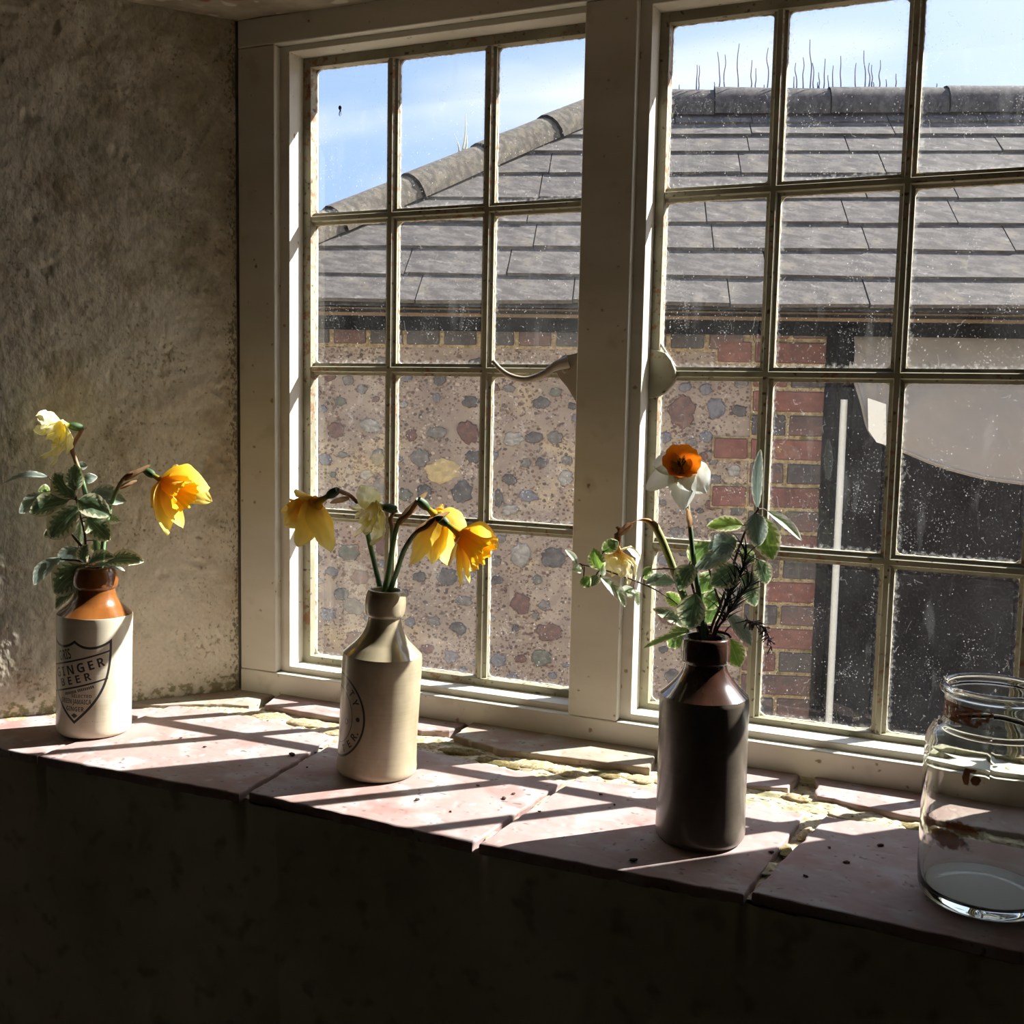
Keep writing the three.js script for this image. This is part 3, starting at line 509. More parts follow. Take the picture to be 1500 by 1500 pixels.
  // odd bricks and flints set in the mortar: [u, v, width, height in pixels, kind]
  const stones = [[498, 588, 18, 14, 'green'], [530, 570, 16, 16, 'grey'], [640, 583, 10, 15, 'blue'], [690, 589, 26, 17, 'dark'], [792, 590, 25, 18, 'dark'], [543, 624, 32, 20, 'pale'], [640, 633, 30, 18, 'grey'], [686, 634, 36, 34, 'red'], [492, 631, 26, 26, 'red'], [752, 643, 32, 20, 'pale'], [783, 641, 26, 17, 'dark'], [813, 641, 24, 20, 'grey'], [477, 673, 22, 18, 'blue'], [553, 670, 24, 26, 'grey'], [615, 670, 30, 28, 'grey'], [648, 690, 54, 36, 'yellow'], [677, 721, 32, 37, 'dark'], [622, 720, 22, 26, 'dark'], [559, 713, 26, 28, 'grey'], [773, 726, 32, 18, 'blue'], [829, 700, 22, 24, 'pale'], [730, 730, 15, 24, 'dark'],
    [512, 808, 36, 27, 'green'], [560, 800, 22, 30, 'red'], [763, 812, 30, 36, 'pale'], [810, 817, 36, 30, 'dark'], [655, 845, 32, 28, 'dark'], [527, 846, 30, 24, 'red'], [728, 850, 18, 14, 'dark'], [763, 884, 30, 30, 'red'], [797, 887, 20, 17, 'grey'], [517, 888, 34, 26, 'grey'], [805, 925, 38, 28, 'red'], [793, 964, 32, 26, 'green'], [731, 967, 26, 22, 'blue'], [762, 965, 20, 14, 'red'], [755, 920, 11, 11, 'dark'], [680, 880, 26, 16, 'grey'], [660, 962, 20, 20, 'blue'], [672, 920, 24, 18, 'dark'], [500, 870, 24, 20, 'dark'], [545, 905, 26, 20, 'dark'], [480, 900, 24, 22, 'blue'], [520, 935, 30, 22, 'red'], [640, 990, 30, 20, 'grey'],
    [1000, 602, 38, 46, 'red'], [1049, 599, 28, 30, 'blue'], [1083, 602, 24, 16, 'dark'], [975, 640, 18, 16, 'blue'], [1085, 560, 22, 16, 'grey'], [1075, 690, 20, 18, 'pale'], [990, 780, 26, 18, 'grey'], [1080, 745, 22, 20, 'dark'], [980, 905, 26, 22, 'red'], [1080, 870, 22, 18, 'grey'], [985, 990, 24, 20, 'dark'], [1075, 960, 26, 22, 'grey'], [1060, 1010, 20, 18, 'blue'], [700, 532, 30, 14, 'dark'], [560, 528, 22, 12, 'grey'], [870, 560, 30, 24, 'grey'], [885, 660, 28, 26, 'dark'], [880, 760, 30, 24, 'pale'], [870, 860, 32, 26, 'red'], [885, 960, 28, 24, 'blue']];
  { const kinds = ['grey', 'dark', 'red', 'pale', 'green', 'grey', 'blue']; for (let n = 0; n < 700 && stones.length < 190; n++) { const u = R() < 0.8 ? 462 + R() * 385 : 962 + R() * 105, v = 520 + R() * 500, w = 8 + R() * 11; if (stones.every((q) => Math.hypot(q[0] - u, q[1] - v) > (q[2] + w) * 0.62 + 2)) stones.push([u, v, w * (1 + R() * 0.5), w, kinds[Math.floor(R() * 7)]]); } }
  stones.forEach(([u, v, w, h, kind], i) => {
    const [a, y] = onWall(u, v), k = 3.45 / FOCAL, g = new THREE.IcosahedronGeometry(1, 3), p = g.attributes.position, yellow = kind === 'yellow';
    for (let q = 0; q < p.count; q++) { const s = V3().fromBufferAttribute(p, q), f = 0.92 + 0.75 * fbm(s.x * 1.9 + i * 3.7, s.y * 1.9, s.z * 0.6, 4, 0.6); p.setXYZ(q, s.x * f * w * k * 0.52, s.y * f * h * k * 0.52, clamp(s.z * 1.6, -1, 0.5) * f * 0.012); }
    const m = mergeVertices(g); m.computeVertexNormals(); triUV(m, 6);
    const o = part(wall, 'flint', m, flintMats[kind], false); o.position.copy(Lb(a, y, yellow ? -0.001 : 0.001)).sub(originOf(wall)); o.rotation.set(0, BA, (R() - 0.5) * 0.5, 'YXZ');
  });
  // eaves boards, coloured near-black to paint in the shade under the overhang
  part(outbuilding, 'wall_plate', toWorld(box(-2.6, 4.5, 0.555, 0.60, 0.02, 0.07)), blackAndShadeMat);
  part(outbuilding, 'soffit_board', toWorld(box(-2.6, 4.5, 0.598, 0.606, -0.02, 0.185)), blackAndShadeMat);
  part(outbuilding, 'fascia', toWorld(box(-1.6, 4.5, 0.588, 0.612, 0.165, 0.18)), boardMat);
  // roof
  const ct = Math.cos(TH), st = Math.sin(TH), RP = (a, s, lift = 0) => Lb(a, yE + s * st + lift * ct, nE - s * ct + lift * st);
  const rn = bN.clone().multiplyScalar(st).setY(ct).normalize(), onRoof = (u, v) => { const p = onPlane(u, v, Lb(0, yE, nE), rn), [a, y] = toB(p); return [a, (y - yE) / st]; };
  const SR = (nE - nR) / ct;                                         // slope length to the ridge
  const h0 = onRoof(500, 330), h1 = onRoof(850, 178), hipA = (s) => lerp(h0[0], h1[0], (s - h0[1]) / (h1[1] - h0[1]));
  const roof = part(outbuilding, 'roof', (() => {                    // boarding under the slates, both slopes and the hip end
    const A = Lb(hipA(0), yE - 0.01, nE), B = Lb(4.6, yE - 0.01, nE), C = Lb(4.6, yR - 0.012, nR), D = Lb(hipA(SR), yR - 0.012, nR), E = Lb(4.6, yE, 2 * nR - nE), F = Lb(hipA(0), yE, 2 * nR - nE);
    const pos = []; for (const t of [[A, B, C], [A, C, D], [D, C, E], [D, E, F], [A, D, F]]) for (const p of t) pos.push(p.x, p.y, p.z);
    const g = new THREE.BufferGeometry(); g.setAttribute('position', new THREE.Float32BufferAttribute(pos, 3)); g.computeVertexNormals(); return triUV(g);
  })(), slateMats[1]);
  const vs = [452, 409, 369, 331, 294, 258, 226, 202, 184], ss = vs.map((v) => onRoof(1050, v)[1]); ss[0] = 0; ss.push(SR + 0.02);
  for (let k = 0; k < ss.length - 1; k++) {
    let a = hipA(ss[k]) - 0.02 - R() * 0.25;
    while (a < 2.6) {
      const w = 0.24 + R() * 0.34, b = a + w, s0 = ss[k] - 0.008 + R() * 0.006, s1 = ss[k + 1] + 0.03, sk = (R() - 0.5) * 0.012, L = hipA(s0) - 0.02, L1 = hipA(s1) - 0.02;
      if (b > L + 0.03) {
        const a0 = Math.max(a, L), a1 = Math.max(a, L1), b1 = Math.max(b, L1 + 0.01), lf = 0.015 + R() * 0.004, th = 0.012;
        const t = [RP(a0 + 0.002, s0 + sk, lf), RP(b - 0.002, s0 - sk, lf), RP(b1 - 0.002, s1, 0.006), RP(a1 + 0.002, s1, 0.006)], bt = [RP(a0 + 0.002, s0 + sk, lf - th), RP(b - 0.002, s0 - sk, lf - th), RP(b1 - 0.002, s1, 0.001), RP(a1 + 0.002, s1, 0.001)];
        const g = hexa(bt, t), uv = g.attributes.uv; const ox = R() * 3, oy = R() * 3; for (let q = 0; q < uv.count; q++) uv.setXY(q, uv.getX(q) + ox, uv.getY(q) * 1.4 + oy);
        part(roof, 'slate', g, slateMats[Math.floor(R() * 3)]);
      }
      a = b;
    }
  }
  // half-round tiles along the hip and the ridge
  const halfRound = (p, q, r0, r1, up, seed) => {
    const ax = q.clone().sub(p).normalize(), sd = ax.clone().cross(up).normalize(), nn = sd.clone().cross(ax).normalize(), shell = (r, flip) => grid(10, 6, (u, v) => { const t = (flip ? 1 - u : u) * Math.PI * 1.16 - 0.08 * Math.PI, R0 = lerp(r0, r1, v) - r + 0.004 * fbm(u * 6, v * 6, seed, 3); return p.clone().lerp(q, v).addScaledVector(sd, -Math.cos(t) * R0).addScaledVector(nn, Math.sin(t) * R0 * 0.85); }, (u, v) => [u * 0.3, v * 0.4]);
    return mergeGeometries([shell(0, true), shell(0.014, false)]);
  };
  const hp0 = RP(hipA(-0.02), -0.02, 0.0), hp1 = RP(hipA(SR), SR, 0.0), HL = hp0.distanceTo(hp1), nh = Math.round(HL / 0.34);
  for (let i = 0; i < nh; i++) { const p = hp0.clone().lerp(hp1, i / nh), q = hp0.clone().lerp(hp1, (i + 1.12) / nh); part(roof, 'hip_tile', halfRound(p, q, 0.088, 0.078, V3(0, 1, 0), i * 3), hipMat); const j = p.clone().lerp(q, 0.04), e = p.clone().lerp(q, -0.03); part(roof, 'joint_mortar', halfRound(e, j, 0.083, 0.082, V3(0, 1, 0), 50 + i), blackAndShadeMat); }
  const aR = hipA(SR); for (let a = aR - 0.03, i = 0; a < 2.8; a += 0.42, i++) part(roof, 'ridge_tile', halfRound(Lb(a, yR - 0.02, nR), Lb(a + 0.417, yR - 0.02 - 0.005 * R(), nR), 0.108 + 0.006 * R(), 0.104, V3(0, 1, 0), 90 + i), ridgeMat);
  // the open bay right of the quoin: floor, posts and dark back
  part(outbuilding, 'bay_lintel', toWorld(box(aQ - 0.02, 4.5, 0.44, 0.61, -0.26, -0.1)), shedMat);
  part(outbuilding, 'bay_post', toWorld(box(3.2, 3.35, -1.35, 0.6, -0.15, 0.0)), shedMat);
  // drainpipe at the corner
  const dp = part(outbuilding, 'drainpipe', tube([Lb(aQ + 0.05, -1.35, 0.055), Lb(aQ + 0.05, 0.1, 0.055), Lb(aQ + 0.05, 0.46, 0.055), Lb(aQ + 0.035, 0.58, 0.09)], 0.026, 24, 14), blackAndShadeMat, true, 'black drainpipe');
  for (const y of [-0.6, 0.18]) part(dp, 'bracket', toWorld(box(aQ + 0.008, aQ + 0.092, y - 0.012, y + 0.012, 0.0, 0.062, 0.003)), blackAndShadeMat);

  // canvas parasol standing in front of the open bay, half folded; its canopy is draped to one side
  const PZ = 0.1, Pp = (u, v, n = PZ) => { const [a, y] = onWall(u, v, n); return Lb(a, y, n); };
  const foot = Pp(1213, 1076), head = Pp(1236, 600), par = thing('parasol', 'beige canvas parasol on a white pole before the dark open bay', 'parasol', foot.clone().addScaledVector(head.clone().sub(foot), (-1.35 - foot.y) / (head.y - foot.y)));
  const base = par.position.clone(), disc = new THREE.CylinderGeometry(0.2, 0.23, 0.05, 32); disc.translate(base.x, base.y + 0.025, base.z); part(par, 'base', disc, shedMat);
  part(par, 'pole', tube([base, foot, head, head.clone().lerp(foot, -0.03)], 0.0105, 12, 12), whitePaint, true, 'thin white pole');
  const can = [[1236, 478], [1248, 545], [1256, 585], [1266, 622], [1276, 640], [1292, 652], [1326, 665], [1370, 683], [1430, 700], [1480, 708], [1560, 716]], top = [[1236, 478], [1262, 476], [1290, 476], [1320, 476], [1350, 476], [1380, 476], [1410, 476], [1440, 476], [1475, 476], [1510, 476], [1560, 476]];
  const lowC = new THREE.CatmullRomCurve3(can.map(([u, v], i) => Pp(u, v, PZ - 0.02 + 0.01 * Math.min(i, 5)))), topC = new THREE.CatmullRomCurve3(top.map(([u, v], i) => Pp(u, v, PZ - 0.1)));
  const clothAt = (u, v) => { const p = topC.getPoint(u).lerp(lowC.getPoint(u), v); return p.addScaledVector(bN, 0.04 * Math.sin(v * Math.PI * 0.8) * smooth(u, 0, 0.25) + 0.012 * Math.sin(u * 22 + v * 3) * v + 0.01 * fbm(u * 8, v * 8, 3, 3)); };
  const canopy = part(par, 'canopy', mergeGeometries([grid(60, 30, clothAt), grid(60, 30, (u, v) => clothAt(1 - u, v).addScaledVector(bN, -0.004))]), canvasMat, true, 'sagging beige canvas');
  part(canopy, 'hem', tube([...Array(24).keys()].map((i) => clothAt(i / 23, 0.985)), 0.005, 60, 6), canvasMat);
  const ptc = [[1271, 583], [1298, 592], [1298, 652], [1284, 648], [1272, 630]]; // pale corner patch
  const pg = new THREE.BufferGeometry(), pp = ptc.map(([u, v]) => Pp(u, v, PZ + 0.085)); pg.setAttribute('position', new THREE.Float32BufferAttribute([0, 2, 1, 0, 3, 2, 0, 4, 3].flatMap((i) => pp[i].toArray()), 3)); pg.setAttribute('uv', new THREE.Float32BufferAttribute(new Array(18).fill(0.5), 2)); pg.computeVertexNormals();
  part(canopy, 'corner_patch', pg, S({ color: hex('#e3ddcc'), roughness: 0.9, side: THREE.DoubleSide }), true, 'off-white reinforcing patch');

  // dry weeds standing on the ridge
  const Rw = rng(61), weedMat = S({ color: hex('#6f6a76'), roughness: 0.9 });
  const weeds = [[978, 88], [1020, 95], [1023, 96], [1046, 120], [1053, 76], [1061, 80], [1081, 64], [1100, 88], [1107, 100], [1124, 70], [1118, 125], [1166, 92], [1176, 84], [1187, 58], [1191, 92], [1200, 106], [1207, 86], [1214, 110], [1220, 96], [1231, 82], [1253, 92], [1266, 74], [1272, 92], [1277, 95], [1287, 88], [1298, 116], [1312, 108], [1162, 112], [1197, 120], [1280, 120], [1371, 128], [994, 124]];
  weeds.forEach(([u, v]) => {
    const p = onPlane(u, 143, Lb(0, 0, nR), bN), t = onPlane(u + (Rw() - 0.3) * 3, v, Lb(0, 0, nR), bN);
    const b0 = V3(p.x, yR + 0.06, p.z), o = thing('ridge_weed', 'thin dry weed stem standing on the roof ridge', 'weed', b0, 'dry weed stems along the roof ridge');
    t.y = Math.max(t.y, b0.y + 0.025); const pts = [0, 0.25, 0.5, 0.75, 1].map((k) => b0.clone().lerp(t, k).addScaledVector(bX, (Rw() - 0.5) * 0.06 * (t.y - b0.y)));
    part(o, 'stem', tube(pts, (k) => 0.0032 * (1 - 0.5 * k), 12, 5), weedMat);
  });
  const tb = onPlane(677, 225, Lb(0, 0, nR + 0.4), bN), tuft = thing('weed_tuft', 'straw-coloured weed tuft growing on the sloping hip tiles', 'weed', tb);
  const straw = S({ color: hex('#c9c19a'), roughness: 0.9 });
  for (const [u0, u1, v1, w] of [[676, 682, 166, 4], [678, 684, 198, 5], [674, 664, 194, 2.2], [671, 667, 205, 2], [685, 694, 216, 2.2]]) { const q = onPlane(u1, v1, Lb(0, 0, nR + 0.4), bN), s = onPlane(u0, 228, Lb(0, 0, nR + 0.4), bN); part(tuft, 'blade', tube([s, s.clone().lerp(q, 0.5).addScaledVector(bX, 0.006), q], (k) => 0.0022 * w * (1 - 0.85 * k) * 0.5, 10, 6), straw); }
}
// ---------------------------------------------------------------- bottles on the sill
const onSill = (u, v) => onY(u, v, 0);
function stoneBottle({ label, base, r, h, prof, body, shoulder, cav, lean, turn, splitY, name = 'stoneware_bottle' }) {
  const o = thing(name, label, 'bottle', base, 'old stoneware bottles holding flowers');
  const outer = curveProfile(prof), low = outer.filter(([, y], i) => y <= splitY + 1e-6), high = outer.filter(([, y]) => y >= splitY - 1e-6);
  const bottom = lathe([[0, 0.0015], [r * 0.86, 0.0012], [low[0][0], low[0][1]]], 72, h), b = mergeGeometries([bottom, lathe(low, 96, h)]);
  b.rotateY(turn);
  part(o, 'body', b, body, false);
  part(o, 'neck', lathe([...high, ...cav], 96, h), shoulder, false);
  o.quaternion.setFromAxisAngle(camB.clone().setY(0).normalize(), -lean);
  return o;
}
const INK = 'rgba(38,34,30,0.93)';
const clay = (x, w, h, seed, base, hi, lo) => {
  const im = x.createImageData(w, h);
  for (let j = 0; j < h; j++) for (let i = 0; i < w; i++) { const u = i / w, v = j / h, n = fbm2(u * 14, v * 7, seed, 3) + 0.5 * noise2(u * 6, v * 90, seed + 3) * 0.4, k = noise2(u * 160, v * 120, seed + 8); const c = mix3(mix3(base, hi, clamp(n * 1.2, 0, 1)), lo, clamp(-n * 1.2 + (k > 0.62 ? 0.5 : 0), 0, 1)), q = (j * w + i) * 4; im.data[q] = c[0] * 255; im.data[q + 1] = c[1] * 255; im.data[q + 2] = c[2] * 255; im.data[q + 3] = 255; }
  return im;
};
function clayCanvas(seed, base, hi, lo, draw, W = 1536, H = 1152) {
  return canvasTex(W, H, (x, w, h) => {
    const c = document.createElement('canvas'); c.width = w / 4; c.height = h / 4; const y = c.getContext('2d'); y.putImageData(clay(y, w / 4, h / 4, seed, base, hi, lo), 0, 0);
    x.imageSmoothingEnabled = true; x.drawImage(c, 0, 0, w, h);
    const R = rng(seed * 31 + 5); speck(x, w, h, R, 26, () => 'rgba(60,44,30,0.7)', w / 900); speck(x, w, h, R, 5, () => 'rgba(235,225,200,0.8)', w / 500);
    if (draw) draw(x, w, h);
  });
}
{ // 1: cream body, toffee glazed shoulder, shield print
  const c = onSill(138, 1085), toCam = camera.position.clone().sub(c).setY(0).normalize(), base = c.clone().addScaledVector(toCam, -0.0367); base.y = 0.0004;
  const phiCam = Math.atan2(toCam.x, toCam.z), h = 0.172, W = 1536, H = 1152, pw = W / (2 * Math.PI * 0.0367), ph = H / h;
  const tex = clayCanvas(3, rgb(214, 205, 180), rgb(224, 216, 194), rgb(192, 180, 150), (x) => {
    x.save(); x.translate(W / 2, 0); const Y = (y) => (h - y) * ph, hw = 0.0352 * pw;
    const top = Y(0.1005), bot = Y(0.0185), T = bot - top; x.strokeStyle = x.fillStyle = INK; x.lineJoin = 'miter';
    x.lineWidth = 16; x.beginPath(); x.moveTo(0, top); x.quadraticCurveTo(hw * 0.42, top + T * 0.15, hw, top - T * 0.005); x.bezierCurveTo(hw * 1.02, top + T * 0.5, hw * 0.72, top + T * 0.72, 0, bot); x.bezierCurveTo(-hw * 0.72, top + T * 0.72, -hw * 1.02, top + T * 0.5, -hw, top - T * 0.005); x.quadraticCurveTo(-hw * 0.42, top + T * 0.15, 0, top); x.closePath(); x.stroke();
    const ang = -Math.atan2(0.0195 * ph, 0.0704 * pw);
    x.lineWidth = 11; const band = (y, k) => { x.beginPath(); x.moveTo(-hw * k, y + Math.tan(-ang) * hw * k); x.lineTo(hw * k, y - Math.tan(-ang) * hw * k); x.stroke(); };
    band(top + T * 0.232, 0.995); band(top + T * 0.565, 0.93);
    const word = (t, cx, cy, size, sx, rot, weight = 'bold ', sp = 0) => { x.save(); x.translate(cx, cy); x.rotate(rot); x.scale(sx, 1); x.font = `${weight}${size}px sans-serif`; x.textAlign = 'center'; x.textBaseline = 'middle'; if (sp) { const wd = [...t].map((q) => x.measureText(q).width + sp), s = wd.reduce((a, b) => a + b, 0); let px = -s / 2; [...t].forEach((q, i) => { x.fillText(q, px + wd[i] / 2, 0); px += wd[i]; }); } else x.fillText(t, 0, 0); x.restore(); };
    word('ORIS', -hw * 0.36, top + T * 0.178, T * 0.175, 0.52, ang, 'bold ');
    word('GINGER', hw * 0.03, top + T * 0.335, T * 0.158, 0.95, ang, 'bold ', 15);
    word('BEER', -hw * 0.03, top + T * 0.475, T * 0.135, 1.0, ang, 'bold ', 20);
    x.fillStyle = 'rgba(38,34,30,0.8)';
    for (const [cx, cy, w2] of [[-0.12, 0.635, 0.2], [0.33, 0.575, 0.24]]) { x.save(); x.translate(hw * cx, top + T * cy); x.rotate(ang); for (let k = 0; k < 9; k++) x.fillRect(-hw * w2 + k * hw * w2 * 0.22, -T * 0.017, hw * w2 * 0.14, T * 0.034); x.restore(); }  // two words worn past reading
    word('SELECTED', hw * 0.2, top + T * 0.672, T * 0.055, 1, 0, 'bold ');
    word('GREEN JAMAICA', 0, top + T * 0.742, T * 0.085, 0.62, 0, 'bold ');
    word('GINGER', 0, top + T * 0.835, T * 0.078, 0.8, 0, 'bold ');
    x.beginPath(); x.moveTo(0, top + T * 0.885); x.lineTo(hw * 0.1, top + T * 0.915); x.lineTo(0, top + T * 0.95); x.lineTo(-hw * 0.1, top + T * 0.915); x.fill();
    x.restore();
  }, W, H);
  stoneBottle({ label: 'cream ginger beer bottle with toffee-brown neck and black shield print', base, r: 0.0367, h, splitY: 0.1235, lean: 0.026, turn: phiCam - 31 * Math.PI / 180 - Math.PI,
    prof: [[0.0345, 0.0014], [0.0364, 0.004], [0.0367, 0.02], [0.0367, 0.06], [0.0368, 0.1], [0.0369, 0.1228], [0.0366, 0.1235, 1], [0.031, 0.1285], [0.0245, 0.135], [0.0206, 0.1425], [0.0196, 0.149, 1], [0.0216, 0.1512], [0.0224, 0.157], [0.0213, 0.1648], [0.0188, 0.1705], [0.0168, 0.1718]],
    cav: [[0.0142, 0.1712], [0.0128, 0.168], [0.0125, 0.15], [0.0135, 0.14], [0.022, 0.128], [0.03, 0.12], [0.03, 0.01], [0, 0.008]],
    body: glaze({ map: tex, roughness: 0.45 }), shoulder: glaze({ map: clayCanvas(13, rgb(138, 84, 38), rgb(160, 102, 48), rgb(112, 64, 26), null, 512, 384), roughness: 0.22, clearcoat: 1, clearcoatRoughness: 0.06 }) });
}
{ // 2: tan bottle with an oval stamp turned to the window
  const c = onSill(551, 1151), toCam = camera.position.clone().sub(c).setY(0).normalize(), base = c.clone().addScaledVector(toCam, -0.037); base.y = 0.001;
  const phiCam = Math.atan2(toCam.x, toCam.z), h = 0.172, W = 1536, H = 1152, pw = W / (2 * Math.PI * 0.0368), ph = H / h;
  const tex = clayCanvas(7, rgb(172, 160, 132), rgb(186, 174, 146), rgb(152, 139, 110), (x) => {
    x.save(); x.translate(W / 2, (h - 0.057) * ph); const a = 0.0345 * pw, b = 0.0385 * ph; x.strokeStyle = x.fillStyle = INK;
    x.lineWidth = 13; x.beginPath(); x.ellipse(0, 0, a, b, 0, 0, 7); x.stroke(); x.lineWidth = 5; x.beginPath(); x.ellipse(0, 0, a * 0.62, b * 0.68, 0, 0, 7); x.stroke();
    const put = (t, deg, inward, s = 0.2) => { const q = deg * Math.PI / 180, k = 0.81; x.save(); x.translate(Math.cos(q) * a * k, -Math.sin(q) * b * (k + 0.03)); x.rotate(inward ? Math.PI / 2 - q + Math.PI : Math.PI / 2 - q); x.font = `bold ${b * s * 1.25}px sans-serif`; x.textAlign = 'center'; x.textBaseline = 'middle'; x.fillText(t, 0, 0); x.restore(); };
    put('L', 62, false); put('T', 46, false); put('Y', 29, false); x.beginPath(); x.arc(a * 0.81, -b * 0.02, 14, 0, 7); x.fill();
    put('T', -66, true); put('E', -47, true); put('R', -30, true); put('.', -21, true);
    x.font = `bold ${b * 0.2}px sans-serif`; x.textAlign = 'center'; x.textBaseline = 'middle'; x.fillText('O', a * 0.4, b * 0.1);
    x.restore();
  }, W, H);
  const tan2 = glaze({ map: tex, roughness: 0.42 });
  stoneBottle({ label: 'tan stoneware bottle with a black oval stamp, between the cream and the dark bottle', base, r: 0.037, h, splitY: 0.1128, lean: 0.046, turn: phiCam - 76 * Math.PI / 180 - Math.PI,
    prof: [[0.0352, 0.0012], [0.0372, 0.004], [0.0369, 0.014], [0.0364, 0.03], [0.0366, 0.07], [0.0367, 0.1085], [0.0362, 0.1128, 1], [0.0305, 0.1185], [0.0235, 0.1255], [0.0178, 0.135], [0.0156, 0.1432], [0.0153, 0.147, 1], [0.0178, 0.1492], [0.0189, 0.156], [0.0189, 0.162], [0.0178, 0.1685], [0.0161, 0.1718], [0.0145, 0.1722]],
    cav: [[0.0128, 0.1712], [0.012, 0.168], [0.0118, 0.15], [0.012, 0.138], [0.02, 0.125], [0.03, 0.11], [0.03, 0.01], [0, 0.008]],
    body: tan2, shoulder: glaze({ map: clayCanvas(9, rgb(172, 160, 132), rgb(188, 177, 148), rgb(152, 139, 110), null, 512, 384), roughness: 0.3, clearcoat: 0.9, clearcoatRoughness: 0.1 }) });
}
{ // 3: dark brown bottle
  const c = onSill(1024, 1252), toCam = camera.position.clone().sub(c).setY(0).normalize(), base = c.clone().addScaledVector(toCam, -0.0358); base.y = 0.0006;
  stoneBottle({ label: 'dark brown salt-glazed bottle crowded with narcissus, rosemary and variegated leaves', base, r: 0.0358, h: 0.165, splitY: 0.1178, lean: -0.006, turn: 0,
    prof: [[0.0335, 0.0012], [0.0355, 0.005], [0.0356, 0.02], [0.0354, 0.07], [0.0353, 0.114], [0.0346, 0.1178, 1], [0.0295, 0.1225], [0.0222, 0.1305], [0.0176, 0.1385], [0.0168, 0.1432, 1], [0.0192, 0.1452], [0.0198, 0.151], [0.0196, 0.158], [0.0186, 0.1632], [0.017, 0.1645]],
    cav: [[0.014, 0.1635], [0.0132, 0.16], [0.013, 0.145], [0.0135, 0.135], [0.022, 0.122], [0.029, 0.112], [0.029, 0.01], [0, 0.008]],
    body: glaze({ map: clayCanvas(17, rgb(100, 91, 79), rgb(118, 108, 94), rgb(82, 74, 63), null, 768, 576), roughness: 0.4 }), shoulder: glaze({ map: clayCanvas(19, rgb(66, 42, 32), rgb(88, 58, 44), rgb(48, 30, 24), null, 512, 384), roughness: 0.2, clearcoat: 1, clearcoatRoughness: 0.06 }) });
}

